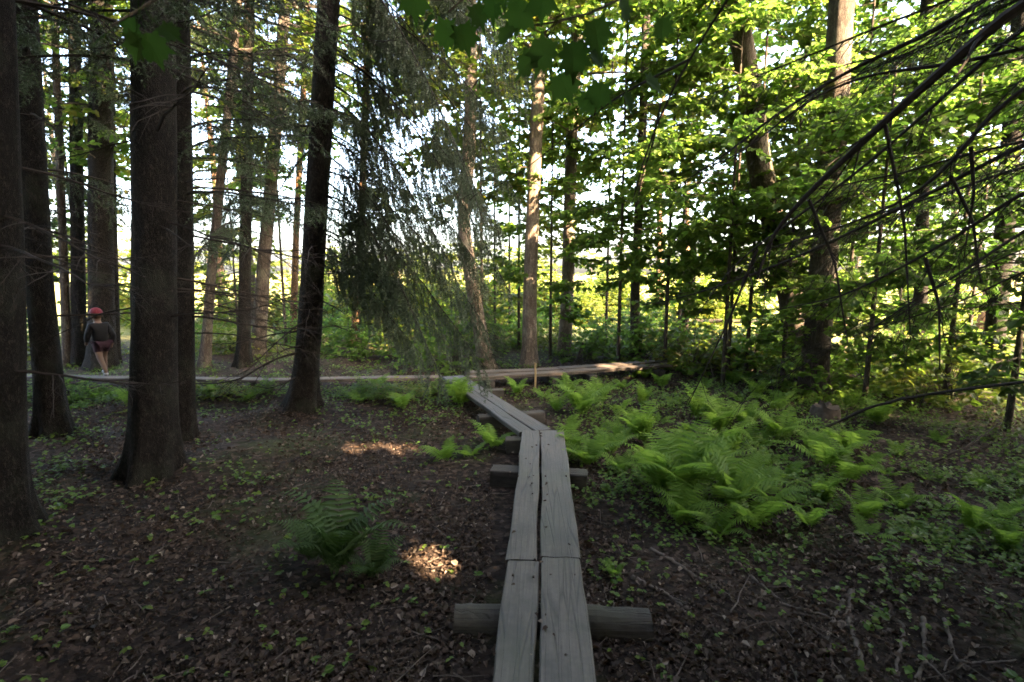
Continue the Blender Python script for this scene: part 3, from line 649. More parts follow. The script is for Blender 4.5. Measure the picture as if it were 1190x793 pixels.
# low bushes under the saplings
lb = []
for v in range(3):
    root = empty('low_bush', (0, 0, 0)); tag(root, 'knee high leafy bush filling the floor beyond the cross boardwalk', 'shrub', 'low bushes under the saplings')
    ru = np.random.default_rng(860+v); leafs = []; wd = MB()
    for i in range(46):
        az = ru.uniform(0, 6.28); e = ru.uniform(.25, 1.4); d = np.array([math.cos(az)*math.cos(e), math.sin(az)*math.cos(e), math.sin(e)])
        l = ru.uniform(.5, 1.25); p = curve(np.zeros(3), d, l, .2, 6, .07, ru); wd.tube(p, np.linspace(.007, .002, 6), 4)
        for j in range(4): spray(leafs, None, p[ru.integers(2, 6)], unit(d*(1, 1, .4)+ru.normal(0, .5, 3)*(1, 1, .4)), .42, ru, .085, spacing=.045)
    wd.build('stems', M['limb'], root); flush(leafs, cv=False).build('foliage', M['leaf' if v < 2 else 'leaf_warm'], root); lb.append(root)
lspots = [(1.6, 10.4), (2.6, 10.2), (3.4, 9.6), (4.3, 9.2), (5.2, 8.6), (4.8, 10.2), (3.7, 11.2), (2.4, 12), (1.0, 12.4), (5.9, 10.6), (6.6, 8.4), (6.2, 7.2), (7.4, 9.2), (-.4, 12.6), (-2.0, 12.2), (-3.4, 11.4), (-4.8, 12.4), (-6.2, 11.2), (-7.6, 12.6), (8.6, 8.0), (7.6, 6.6), (-1.2, 10.2), (-5.4, 14), (-3, 14.2), (.6, 14.4), (4.6, 7.6), (-9.5, 10.5), (3.4, 13.4), (6.4, 12.4), (9.4, 10.6)]
for i, (x, y) in enumerate(lspots):
    o = lb[i % 3] if i < 3 else copy_tree(lb[i % 3]); s_ = .75+.5*((i*29 % 10)/10); o.location = (x, y, float(hgt(x, y))-.02); o.rotation_euler.z = i*1.9; o.scale = (s_*1.1, s_*1.1, s_)
for i, (x, y, s_) in enumerate([(-6.2, 7.2, .42), (-5.3, 7.4, .36), (-4.4, 7.3, .4), (-3.7, 7.45, .3), (-2.2, 7.4, .36), (-1.6, 7.3, .42), (-1.1, 7.45, .3), (-6.9, 7.4, .4), (-4.9, 6.9, .3), (-1.9, 7.0, .3)]):
    o = copy_tree(lb[i % 3]); o.location = (x, y, float(hgt(x, y))-.02); o.rotation_euler.z = i*2.2; o.scale = (s_*1.3, s_*1.3, s_*.8)
    o['label'] = 'small leafy bush growing up against the cross boardwalk behind the spruces'; o['group'] = 'bushes along the cross boardwalk'
# --- shared far trees
def far_proto(name, label, H, Rm, seed, leaf, z0, ls, nl, bark, group):
    root, *_ = tree(name, label, 'tree', [np.zeros(3), np.array([.2, 0, H*.5]), np.array([.1, .1, H])], .14, .04, seed, bark, group, flare=.3, k=10, n=24,
                crown_kw=dict(z0=z0, z1=H, Rm=Rm, nl=nl, ls=ls, spacing=.09, tw=7, cv=False), leaf=leaf)
    return root
fp = [far_proto('broadleaf_tree', 'slim broadleaf tree in the lit wood before the meadow', 9, 2.0, 401, 'leaf_warm', 3.2, .16, 18, 'grey_bark', 'trees before the meadow'),
      far_proto('broadleaf_tree', 'slim broadleaf tree in the lit wood before the meadow', 9.5, 1.9, 402, 'leaf_warm', 4.0, .16, 16, 'pine_bark', 'trees before the meadow')]
spots = [(-13.5, 15.5), (-10.2, 18), (-7.6, 15.2), (-16.5, 13), (-12.3, 11), (5.2, 18), (9.6, 17.2), (12.2, 13.2), (14.8, 17.5), (7.2, 21), (14, 21)]
for i, (x, y) in enumerate(spots):
    o = fp[i % 2] if i < 2 else copy_tree(fp[i % 2])
    o.location = (x, y, 0); o.rotation_euler.z = i*1.7; s_ = .85+.3*((i*37 % 10)/10); o.scale = (s_, s_, s_)
# meadow shrubs
rsh = np.random.default_rng(9); shr = []
for v in range(2):
    root = empty('meadow_shrub', (0, 0, 0)); tag(root, 'sunlit bush at the edge of the bright meadow', 'shrub', 'bushes along the meadow edge')
    leafs = []; wd = MB()
    for i in range(60):
        az = rsh.uniform(0, 6.28); e = rsh.uniform(.2, 1.4); d = np.array([math.cos(az)*math.cos(e), math.sin(az)*math.cos(e), math.sin(e)])
        l = rsh.uniform(.9, 2.1); p = curve(np.zeros(3), d, l, .15, 6, .06, rsh); wd.tube(p, np.linspace(.012, .004, 6), 4)
        for j in range(9): spray(leafs, None, p[rsh.integers(1, 6)], unit(d+rsh.normal(0, .5, 3)), .6, rsh, .13, spacing=.05)
    wd.build('stems', M['limb'], root); flush(leafs, cv=False).build('foliage', M['leaf_warm'], root); shr.append(root)
ss = [(-11, 16), (-8.8, 17.5), (-6.5, 18.5), (-4.6, 17.2), (-2.6, 19), (-1.2, 17), (.6, 20), (2.2, 18), (4.4, 20), (6, 17), (8.5, 19), (10.5, 18), (-13, 18), (13, 16), (0, 26), (-5, 27), (5, 27), (-10, 26), (10, 25),(-3.2,23),(3,24)]
for i, (x, y) in enumerate(ss):
    o = shr[i % 2] if i < 2 else copy_tree(shr[i % 2]); s_ = .9+.5*((i*53 % 10)/10)
    o.location = (x, y, 0); o.rotation_euler.z = i*2.1; o.scale = (s_, s_, s_*.85)
# far treeline across the meadow
ft = far_proto('broadleaf_tree', 'small distant tree on the far side of the meadow', 8, 3.4, 403, 'leaf_warm', .6, .34, 30, 'grey_bark', 'far trees across the meadow')
for i in range(34):
    o = ft if i == 0 else copy_tree(ft); a = R(-58+116*i/33)+rsh.normal(0, .01); d = rsh.uniform(75, 95); s_ = rsh.uniform(.6, .95)
    o.location = (d*math.sin(a), d*math.cos(a), -.1); o.rotation_euler.z = rsh.uniform(0, 6); o.scale = (s_*1.4, s_*1.4, s_)

# ------------------------------------------------------------------ spruce outside the frame whose dead branches hang into view
b = np.array([3.5, 2.3, 0.]); root, base, path, rad = tree('spruce_tree', 'spruce whose dark dead branches hang across the saplings from outside the frame', 'tree', [b, b+(0, 0, 6), b+(.1, 0, 13)], .17, .07, 90, 'spruce_bark', None)
rb = np.random.default_rng(91)
def hang(pix, r0, r1, tw=8, tl=.45, name='dead_branch', hg=.5, conn=True):
    pts = [P(x, y, d) for x, y, d in pix]
    if conn: pts = [ax_at(path, pts[0][2]+.25)]+pts
    px_branch(root, base, pts, r0, r1, name, twigs=tw, r=rb, tl=tl, hang=hg, n=34)
hang([(1200, -8, 2.3), (1120, 60, 2.4), (1030, 140, 2.6), (960, 205, 2.8), (905, 260, 3.0), (885, 300, 3.1), (880, 325, 3.15)], .042, .007, 10)
hang([(1190, -30, 2.6), (1090, 35, 2.8), (1000, 75, 3.0), (905, 130, 3.2), (850, 175, 3.4), (790, 215, 3.6)], .022, .004, 14)
hang([(1200, 55, 2.5), (1090, 78, 2.7), (1010, 85, 2.9), (940, 115, 3.1), (860, 180, 3.4), (810, 200, 3.5)], .016, .003, 14)
hang([(1200, 90, 2.4), (1135, 150, 2.5), (1100, 200, 2.6), (1040, 240, 2.8), (960, 270, 3.1), (890, 290, 3.3)], .018, .003, 16)
hang([(1200, 160, 2.4), (1120, 205, 2.6), (1050, 240, 2.8), (970, 280, 3.0), (900, 310, 3.3), (800, 345, 3.6), (745, 355, 3.8)], .017, .003, 16)
hang([(1200, 215, 2.3), (1120, 270, 2.5), (1050, 310, 2.7), (980, 345, 2.9), (905, 360, 3.2)], .016, .003, 14)
hang([(1200, 260, 2.2), (1130, 310, 2.3), (1060, 350, 2.5), (1010, 385, 2.7)], .012, .003, 14)
hang([(1200, 20, 2.8), (1100, 110, 3.0), (1010, 190, 3.3), (930, 250, 3.6), (860, 300, 3.9), (820, 350, 4.2), (800, 385, 4.3)], .017, .003, 16)
hang([(1200, 310, 2.5), (1120, 350, 2.7), (1040, 375, 2.9), (1000, 390, 3)], .009, .002, 10)
for x0, y0, d0, x1, y1, d1 in ((1028, 142, 2.6, 1058, 395, 2.75), (940, 232, 2.85, 985, 400, 3.0), (1128, 170, 2.5, 1120, 300, 2.6), (1105, 205, 2.6, 1140, 330, 2.6), (880, 290, 3.1, 800, 470, 3.9), (1075, 300, 2.6, 1092, 430, 2.7)):
    hang([(x0, y0, d0), ((x0+x1)/2+8, (y0+y1)/2-10, (d0+d1)/2), (x1, y1, d1)], .010, .003, 7, .22, conn=False, hg=.8)
for i in range(15):      # fine twigs behind the main ones
    y0 = rb.uniform(-40, 330); d0 = rb.uniform(2.6, 3.4); sl = rb.uniform(.25, .7); ln = rb.uniform(170, 380)
    hang([(1215, y0, d0), (1215-ln*.5, y0+ln*.5*sl, d0+.4), (1215-ln, y0+ln*sl*1.05, d0+.8)], .006, .0013, 9, .4, conn=True)
# sparse living needles on it
nd = Needles()
for i in range(9):
    z = rb.uniform(2.4, 5.5); nd.branch(ax_at(path, z), rb.uniform(1.5, 3.0), rb.uniform(1.5, 2.6), el=rb.uniform(-.1, .2), droop=.3, hang=.35, r=rb, nstep=.022, nw=.004, nl=.02, tl=.4, start=.3, sub=3)
for i in range(30):
    z = rb.uniform(3, 11); nd.branch(ax_at(path, z), rb.uniform(-2.6, 1.0), rb.uniform(1.5, 2.6), el=0, droop=.4, hang=.5, r=rb, nstep=.014, nw=.006, nl=.025, tl=.4, sub=3)
nd.wood.build('branches', M['twig'], root, origin=base); nd.mb().build('crown', M['needle'], root, origin=base)

# maple leaning over the viewer: near leaves at the top of the frame
b = np.array([.9, -.9, 0.]); root, base, path, rad = tree('maple_tree', 'maple whose large near leaves hang into the top of the view', 'tree', [b, b+(.1, .2, 3), b+(.2, .3, 8)], .07, .03, 95, 'grey_bark', None, flare=.3, k=14, n=40)
rm = np.random.default_rng(96)
px_branch(root, base, [ax_at(path, 3.2), P(800, -60, 1.3), P(735, 5, 1.45), P(690, 22, 1.55), P(640, 28, 1.6), P(605, 32, 1.65)], .011, .003, 'branch', 'limb', r=rm)
px_branch(root, base, [ax_at(path, 3.6), P(900, -80, 1.7), P(845, 0, 1.9), P(800, 65, 2.0), P(768, 120, 2.1), P(745, 180, 2.2), P(735, 235, 2.25)], .013, .003, 'branch', 'twig', r=rm, twigs=5, tl=.3)
px_branch(root, base, [P(768, 120, 2.1), P(758, 170, 2.15), P(746, 205, 2.2), P(740, 240, 2.2)], .005, .002, 'branch', 'twig', r=rm)
px_branch(root, base, [ax_at(path, 3.0), P(520, -120, 1.3), P(300, -60, 1.25), P(170, -10, 1.2), P(130, 30, 1.2)], .009, .003, 'branch', 'limb', r=rm)
px_branch(root, base, [ax_at(path, 3.3), P(640, -90, 1.5), P(560, -20, 1.6), P(520, 15, 1.7)], .008, .003, 'branch', 'limb', r=rm)
px_branch(root, base, [P(800, 70, 2.0), P(720, 110, 2.4), P(650, 165, 2.7), P(600, 205, 3.0), P(560, 225, 3.2)], .006, .0015, 'branch', 'twig', r=rm, twigs=3, tl=.2)
C = []; H = []; Nn = []; S = []
def mleaf(px, py, d, size, ang, tilt=.3):
    C.append(P(px, py, d)); a = R(ang); H.append(np.array([math.cos(a), .35, math.sin(a)])); Nn.append(unit(np.array([rm.normal(0, .3), -.75, .65]))); S.append(size)
for a in [(640, 45, 1.55, .15, -120), (665, 48, 1.55, .15, -80), (690, 22, 1.5, .13, -70), (625, 60, 1.6, .14, -140), (650, 85, 1.6, .13, -60), (685, 60, 1.55, .10, -30), (700, 95, 1.65, .12, -100), (725, 108, 1.65, .11, -50),
          (690, 110, 1.7, .10, -130), (750, 92, 1.7, .12, -20), (668, -5, 1.5, .12, 100), (610, 0, 1.55, .13, -110), (600, 30, 1.6, .12, -150), (575, -8, 1.6, .12, -100), (520, 22, 1.7, .14, -100), (535, 28, 1.7, .13, -70), (505, 18, 1.65, .10, -140), (550, 5, 1.65, .11, -60),
          (150, 20, 1.2, .08, -95), (170, 38, 1.2, .10, -80), (158, 40, 1.2, .09, -120), (120, 44, 1.2, .06, -170), (185, 30, 1.2, .07, -30), (720, -6, 1.5, .12, -60), (770, 20, 1.5, .09, -80), (585, -30, 1.5, .12, -90), (630, -15, 1.5, .12, -90), (480, -15, 1.5, .12, -90)]: mleaf(*a)
m_ = MB()
for c_, h_, z_ in zip(C, H, S): m_.tube([c_, c_-unit(h_)*z_*.35+np.array([0, 0, z_*.12]), c_-unit(h_)*z_*.6+np.array([0, .02, z_*.35])], .0012, 4)
m_.inst(MAPLE, np.array(C), np.array(H), np.array(Nn), np.array(S)*.85, None, MAPLET); m_.build('crown', M['maple'], root, origin=base)

# ------------------------------------------------------------------ ferns
def fern_mesh(seed, nf=11, Lf=.7, up=1.1):
    r = np.random.default_rng(seed); m_ = MB()
    for i in range(nf):
        az = 2*math.pi*i/nf+r.normal(0, .25); l = Lf*r.uniform(.7, 1.1); e = up*r.uniform(.8, 1.15)
        n = 20; t = np.linspace(0, 1, n); ang = e-(e+.15)*t**2.4
        seg = l/n; x = np.cumsum(np.cos(ang))*seg; z = np.cumsum(np.sin(ang))*seg
        dirh = np.array([math.cos(az), math.sin(az), 0]); lat = np.array([-math.sin(az), math.cos(az), 0])
        p = x[:, None]*dirh+z[:, None]*np.array([0, 0, 1.]); p += lat*(.05*l*np.sin(t*2+seed))[:, None]
        m_.tube(p, np.linspace(.004, .001, n), 3)
        T = np.gradient(p, axis=0); T /= np.linalg.norm(T, axis=1)[:, None]
        up_ = np.cross(lat[None], T); up_ = -up_ if up_[n//2, 2] < 0 else up_
        for j in range(3, n):
            f = (j-3)/(n-3); pl = l*.26*math.sin(math.pi*(.12+.88*f)**.75)**.8*(1-f*.35)+.006
            for sd in (-1, 1):
                dd = unit(lat*sd+T[j]*.35+up_[j]*.12-np.array([0, 0, .15])+r.normal(0, .05, 3))
                w = unit(np.cross(dd, up_[j])); wid = .0035+pl*.085; k = 5
                c = p[j]+dd*np.linspace(0, pl, k)[:, None]; c[:, 2] -= np.linspace(0, 1, k)**2*pl*r.uniform(.05, .3)
                ww = wid*np.array([.55, 1, .85, .5, .04])[:, None]; fold = up_[j]*wid*.35
                V = np.concatenate([c-w*ww+fold, c, c+w*ww+fold]); q = np.arange(k-1)
                m_.add(V, np.concatenate([np.stack([q, q+k, q+k+1, q+1], -1), np.stack([q+k, q+2*k, q+2*k+1, q+k+1], -1)]))
    return m_.mesh('fern_mesh', M['fern'])
FM = [fern_mesh(500+i, nf, l, u_) for i, (nf, l, u_) in enumerate([(10, .74, 1.25), (8, .62, 1.15), (11, .82, 1.3), (7, .55, 1.0), (6, .5, .85)])]
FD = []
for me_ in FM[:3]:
    me_ = me_.copy(); me_.materials[0] = M['shaded_fern']; FD.append(me_)
def fern(px, py, var, s, rz, label, group=None):
    p = G(px, py); p[2] = float(hgt(p[0], p[1]))-.02
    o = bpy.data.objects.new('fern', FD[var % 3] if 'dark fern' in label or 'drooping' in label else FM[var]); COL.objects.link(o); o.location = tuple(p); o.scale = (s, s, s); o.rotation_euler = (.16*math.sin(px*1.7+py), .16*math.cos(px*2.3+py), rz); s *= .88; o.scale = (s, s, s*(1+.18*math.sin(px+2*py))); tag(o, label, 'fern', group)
fl = [
 (800, 588, 2, 1.0, .3, 'largest bright fern clump in the open bed beside the planks'), (762, 578, 0, .95, 1.0, 'bright fern crowding the planks side of the largest clump'), (848, 592, 0, .95, 2.2, 'bright fern on the far side of the largest clump'),
 (825, 560, 1, 1.0, 4.0, 'fern just behind the largest clump'), (870, 615, 3, .9, 2, 'low spreading fern at the shaded foot of the largest clump'),
 (684, 540, 0, .72, .5, 'upright fern touching the planks by the far sleeper'), (708, 528, 1, .8, 2.1, 'fern standing just behind the upright fern at the sleeper'),
 (676, 482, 0, .95, 3, 'tall fern beside the start of the angled section'), (694, 470, 1, .9, 4, 'fern behind the tall fern at the angled section'), (648, 478, 3, .6, 4, 'small fern at the bend of the boardwalk'),
 (520, 535, 3, .72, 1, 'small fern growing on open soil by the bend'), (572, 520, 3, .85, 0, 'low fern squeezed against the angled section'), (548, 530, 4, .7, 2, 'flat little fern between two others before the angled section'),
 (536, 474, 0, .85, 5, 'bushy fern at the inner side of the angled section'), (600, 458, 1, .6, 1, 'fern across the angled section from the bushy one'), (634, 462, 4, .7, 1, 'fern between angled section and low cross boardwalk'),
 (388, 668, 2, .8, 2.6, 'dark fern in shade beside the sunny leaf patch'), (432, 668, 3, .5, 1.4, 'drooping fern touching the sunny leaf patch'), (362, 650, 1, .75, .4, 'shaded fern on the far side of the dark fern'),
 (960, 548, 3, 1.0, 1, 'flat spreading fern under the arching dead branch'), (985, 532, 4, 1.1, 2, 'fern in front of the rotten stump'), (1000, 600, 1, .6, 3, 'fern in half shade past the arching dead branch'), (1050, 585, 3, .6, 5, 'feathery fern on the dark slope'),
 (1165, 605, 3, .5, 2, 'fern near the picture edge in deep shade'), (714, 668, 3, .28, 0, 'tiny seedling fern beside the nearest planks'), (905, 510, 1, .9, 1, 'fern at the end of the short dead stick'),
 (470, 475, 1, .7, 1, 'fern under the spruce curtain'), (420, 470, 4, .7, 1, 'fern beside the leaning spruce base'),
 (245, 462, 3, .6, 1, 'small fern before the cross boardwalk beside the thin spruce stem'), (292, 463, 1, .5, 2.5, 'small fern under the low dead branch of the leaning spruce'), (118, 462, 1, .6, 3.4, 'fern in front of the walking person'), (148, 470, 3, .6, 5.1, 'low fern at the thickest spruce, below the walking person'), (440, 452, 0, .55, 4, 'fern under the lowest hanging spruce needles')]
for a in fl: fern(*a, group='ferns by the boardwalk')
rf = np.random.default_rng(31)
for i, (x, y) in enumerate([(735, 500), (765, 490), (800, 505), (835, 500), (870, 495), (745, 470), (785, 468), (825, 472), (860, 470), (725, 452), (770, 448), (890, 540), (915, 560), (930, 590), (705, 455), (820, 450), (880, 465), (745, 535), (905, 480), (720, 515), (750, 515), (780, 525), (815, 525), (850, 530), (880, 515), (720, 480), (810, 485), (845, 485), (700, 500), (665, 500), (665, 525), (760, 545), (800, 545), (840, 550), (875, 560), (895, 585), (790, 612), (835, 625), (720, 550), (930, 505), (950, 470), (985, 480), (1020, 500), (1030, 555), (940, 615), (980, 560), (660, 455), (690, 445), (750, 440), (800, 438), (850, 445), (900, 455), (945, 530), (1010, 545), (1045, 530), (1075, 555), (1010, 625), (1060, 610), (1100, 590), (1130, 620), (1090, 520), (1140, 560), (1060, 480), (1110, 480), (1170, 640), (960, 585)]):
    fern(x, y, int(rf.integers(0, 5)), rf.uniform(.42, .85)*(1 if i < 53 else .62), rf.uniform(0, 6), 'mid green fern in the crowded bed behind the largest clump' if i < 53 else 'small scattered fern on the dim slope past the arching dead branch', 'ferns crowding the bed' if i < 53 else 'ferns on the dim slope')

# ------------------------------------------------------------------ ground cover and litter
def blob_density(x, y, blobs):
    d = np.zeros(len(x))
    for (bx, by, sx, sy, a) in blobs: d = np.maximum(d, a*np.exp(-((x-bx)/sx)**2-((y-by)/sy)**2))
    return d
rgc = np.random.default_rng(61)
n = 240000
# sample in the ground plane, more towards the viewer
ang = rgc.uniform(-R(52), R(52), n); rad_ = 1.6+14*rgc.random(n)**1.35; X = rad_*np.sin(ang); Y = rad_*np.cos(ang)
W = lambda px, py: G(px, py)[:2]
bl = [(*W(850, 490), 1.9, 1.7, 1.0), (*W(800, 560), 1.0, .8, 1.), (*W(950, 580), 1.3, .8, .9), (*W(1100, 560), 1.7, .9, .9), (*W(960, 640), 1.3, .55, .9), (*W(800, 640), .7, .3, .5), (*W(1130, 640), .8, .4, .7), (*W(1060, 490), 2.2, 1.6, 1.0), (*W(700, 470), 1.0, 1.2, .9), (*W(460, 462), 1.1, 1.2, 1.0), (*W(400, 460), .9, 1.0, .8),
      (*W(280, 458), 1.6, .8, 1.0), (*W(150, 458), 1.4, .6, 1.0), (*W(110, 480), 1.2, 1.3, .8), (*W(120, 590), .7, .4, .55), (*W(235, 560), .5, .3, .5), (*W(60, 540), .9, .7, .5), (*W(420, 640), .5, .35, .45), (*W(515, 520), .35, .35, .7), (*W(450, 590), .3, .2, .35),
      (*W(690, 580), .25, .5, .4), (*W(40, 770), .4, .2, .4), (*W(500, 500), .5, .4, .7), (0, 11, 12, 2.2, .6), (6, 9, 3, 3, .6), (-6, 10, 4, 3, .6), (-1.5, 13.5, 8, 2.5, .5)]
dens = blob_density(X, Y, bl); pat = .5+.5*np.sin(X*3.1+1)*np.sin(Y*2.7+X*.8)+.35*np.sin(X*7.3)*np.sin(Y*6.1)
onwalk = (np.abs(X-.13) < .33) & (Y < 5.3)
t_ = np.clip((Y-WALK[1][1])/(WALK[2][1]-WALK[1][1]), 0, 1); wx = WALK[1][0]+(WALK[2][0]-WALK[1][0])*t_
onwalk |= (np.abs(X-wx) < .36) & (Y > 5) & (Y < 8.3); onwalk |= (Y > 7.72) & (Y < 8.25) & (X < 0)
dens *= np.where(np.hypot(X, Y) < 4.0, .35, 1.0)*np.where((X < .3) & (Y < 7), .7, 1)
keep = (rgc.random(n) < dens*np.clip(pat*1.5-.35, .02, 1.2)*.6+.006) & ~onwalk
X, Y = X[keep], Y[keep]; n = len(X); print('herbs', n)
hh = rgc.uniform(.02, .13, n)*np.where((X > .5) & (Y > 4.5), 1.7, 1.0)*np.clip(blob_density(X, Y, bl)+.3, .4, 1.2)
k = 4; ang = rgc.uniform(0, 6.28, (n, k)); C = np.stack([X, Y, hgt(X, Y)+hh], -1)[:, None]+np.zeros((n, k, 3)); C[..., 2] *= rgc.uniform(.6, 1.1, (n, k))
H = np.stack([np.cos(ang), np.sin(ang), rgc.uniform(-.4, .3, (n, k))], -1); Nn = np.array([0, 0, 1.])+rgc.normal(0, .3, (n, k, 3))
m_ = MB(); m_.inst(LEAF, C.reshape(-1, 3), H.reshape(-1, 3), Nn.reshape(-1, 3), rgc.uniform(.015, .042, n*k)*np.repeat(rgc.uniform(.7, 1.15, n), k), LEAFQ)
tag(m_.build('ground_cover', M['herb']), 'low green herbs carpeting the fern bed and forest floor', 'undergrowth', kind='stuff')
# dead leaves
n = 170000; ang = rgc.uniform(-R(55), R(55), n); rad_ = 1.3+9*rgc.random(n)**1.5; X = rad_*np.sin(ang); Y = rad_*np.cos(ang)
on = ((np.abs(X-.13) < .27) & (Y < 5.3)) | (rgc.random(n) > .55+.45*np.sin(X*2.7+.6*Y)*np.sin(Y*2.1+1)+.25*np.sin(X*6.3)*np.sin(Y*7.1)); X, Y = X[~on], Y[~on]; n = len(X)
C = np.stack([X, Y, hgt(X, Y)+rgc.uniform(.004, .022, n)], -1); a = rgc.uniform(0, 6.28, n)
H = np.stack([np.cos(a), np.sin(a), rgc.normal(0, .25, n)], -1); Nn = np.array([0, 0, 1.])+rgc.normal(0, .45, (n, 3))
curl = LEAF.copy(); curl[:, 2] *= 3; curl[:, 0] *= .85
m_ = MB(); m_.inst(curl, C, H, Nn, np.clip(np.exp(rgc.normal(math.log(.019), .5, n)), .007, .052), LEAFQ)
tag(m_.build('leaf_litter', M['litter']), 'dry brown fallen leaves strewn over the forest floor', 'leaf litter', kind='stuff')
# a few leaves lying on the planks
m_ = MB(); n = 46; Yb = rgc.uniform(1.9, 5.0, n); Xb = np.interp(Yb, [2, 5.2], [.135, .27])-.10+rgc.choice([-.14, .02, .13], n)+rgc.normal(0, .05, n); a = rgc.uniform(0, 6.28, n)
Zb = np.where(Yb < 2.85, ZT+.024, ZT+.006)+.004
m_.inst(curl, np.stack([Xb, Yb, Zb], -1), np.stack([np.cos(a), np.sin(a), 0*a+.05], -1), np.array([0, 0, 1.])+rgc.normal(0, .15, (n, 3)), rgc.uniform(.012, .035, n), LEAFQ)
tag(m_.build('plank_litter', M['litter']), 'scattered small dead leaves lying on the boardwalk planks', 'leaf litter', kind='stuff')
# twigs on the ground
m_ = MB()
for i in range(700):
    aa = rgc.uniform(-R(50), R(50)); dd = 1.6+7*rgc.random()**1.2; x, y = dd*math.sin(aa), dd*math.cos(aa)
    if abs(x-.13) < .3 and y < 5.3: continue
    a = rgc.uniform(0, 6.28); l = rgc.uniform(.06, .35); p = curve(np.array([x, y, float(hgt(x, y))+.015]), np.array([math.cos(a), math.sin(a), rgc.normal(0, .04)]), l, 0, 5, .12, rgc)
    m_.tube(p, np.linspace(.004, .0015, 5)*rgc.uniform(.5, 1.3), 4)
tag(m_.build('fallen_twigs', M['root']), 'thin dry twigs scattered over the leaf litter', 'twigs', kind='stuff')

# ------------------------------------------------------------------ roots, sticks, stump, logs
def floor_stick(name, label, cat, pix, r0, r1, mat, lift=.015, group=None, seed=0, twigs=0, k=8):
    pts = [G(x, y) for x, y, *_ in pix]
    for p, q in zip(pts, pix): p[2] = float(hgt(p[0], p[1]))+lift+(q[2] if len(q) > 2 else 0)
    o_ = pts[0].copy(); r = np.random.default_rng(seed+700); n_ = 26; p = smooth_path(pts, n_); p[1:-1] += r.normal(0, .003, (n_-2, 3)); m_ = MB()
    m_.tube(p, np.linspace(r0, r1, n_)*(1+r.normal(0, .08, n_)), k, True)
    for _ in range(twigs):
        i = r.integers(4, n_-2); al = unit(p[i]-p[i-1]); dd = unit(al+r.normal(0, .5, 3)*(1, 1, .3)); m_.tube(curve(p[i], dd, r.uniform(.08, .2), .1, 5, .1, r), np.linspace(r1*.9, .002, 5), 4)
    ob = m_.build(name, M[mat], smooth=True, origin=o_); ob.location = tuple(o_); tag(ob, label, cat, group); return ob
rts = [([(735, 672), (770, 690), (800, 712)], .014, .008, 'pale root end lying next to the tiny seedling fern'), ([(756, 640), (795, 662), (830, 690), (845, 700)], .013, .006, 'long root winding between seedling fern and dark slope'),
       ([(990, 690), (985, 720), (998, 760), (1002, 793)], .018, .010, 'pale knotted root running down to the bottom picture edge'), ([(980, 700), (962, 740), (968, 793)], .012, .007, 'slim root forking beside the pale knotted root'),
       ([(1072, 725), (1075, 770), (1060, 800)], .012, .008, 'short root standing off the dark bank'), ([(1096, 728), (1112, 772), (1150, 776), (1180, 774)], .010, .005, 'bent pale root turning along the bottom dark bank'),
       ([(900, 705), (960, 720), (1010, 740)], .010, .005, 'thin root crossing the dark bank sideways'), ([(850, 650), (880, 680), (905, 700)], .011, .006, 'root sunk in litter above the dark bank'), ([(1010, 705), (1050, 730), (1040, 790)], .010, .006, 'dim root beside the bent pale root')]
for i, (px_, a, b_, lb) in enumerate(rts): floor_stick('tree_root', lb, 'root', px_, a, b_, 'root', .004, 'roots in the dark bank', i, 2)
floor_stick('dead_branch', 'long dark dead branch arching out of the fern bed', 'branch', [(905, 527, 0), (960, 520, .18), (1010, 528, .46), (1070, 545, .72), (1140, 570, .92), (1230, 600, 1.05)], .016, .010, 'twig', .01, None, 20, 9)
floor_stick('dead_stick', 'short dark stick lying against the arching branch', 'stick', [(896, 518, .02), (920, 524, .03), (950, 535, .04)], .009, .007, 'twig', .01, None, 21)
floor_stick('dead_stick', 'broken dark stick on the dim slope behind the arching branch', 'stick', [(1075, 540, 0), (1120, 535, .12), (1160, 520, .25)], .012, .006, 'twig', .01, None, 22, 3)
floor_stick('fallen_stick', 'pale thin twig on dark litter before the thickest spruce', 'stick', [(175, 640), (195, 628), (212, 618)], .006, .003, 'root', .01, None, 23)
floor_stick('fallen_stick', 'thin curved stick lying over the buried end of the log', 'stick', [(530, 728), (545, 712), (552, 695)], .004, .002, 'root', .02, None, 24)
# fallen logs behind
def free_log(label, p0, p1, r0, r1, seed, mat='stump'):
    root = empty('fallen_log', p0); tag(root, label, 'log', 'fallen logs by the meadow'); a = log(root, np.asarray(p0), np.asarray(p1), r0, r1, seed, 'stem', mat); return root
free_log('dark fallen log lying in the saplings beyond the cross boardwalk', PY(770, 398, 11.0), PY(905, 392, 11.6), .12, .09, 3)
free_log('long thin pole lying against the bright meadow', PY(770, 373, 15.5), PY(930, 374, 15.5), .06, .05, 4, 'twig')
free_log('brown broken log beyond the crowded fern bed', PY(820, 402, 10.5), PY(875, 394, 11.0), .14, .12, 5)
free_log('brown log in the gloom beneath the sunlit edge leaves', PY(1050, 422, 8.6), PY(1135, 419, 8.8), .09, .07, 6)
# crooked dead snag at (795,390)
px_root = empty('dead_snag', PY(786, 405, 11)); tag(px_root, 'crooked dark dead stem leaning over the fallen log', 'dead tree')
px_branch(px_root, np.array(px_root.location), [PY(782, 412, 11), PY(792, 385, 11), PY(800, 350, 11), PY(806, 310, 11.1), PY(806, 250, 11.1)], .14, .04, 'stem', 'stump', 12)
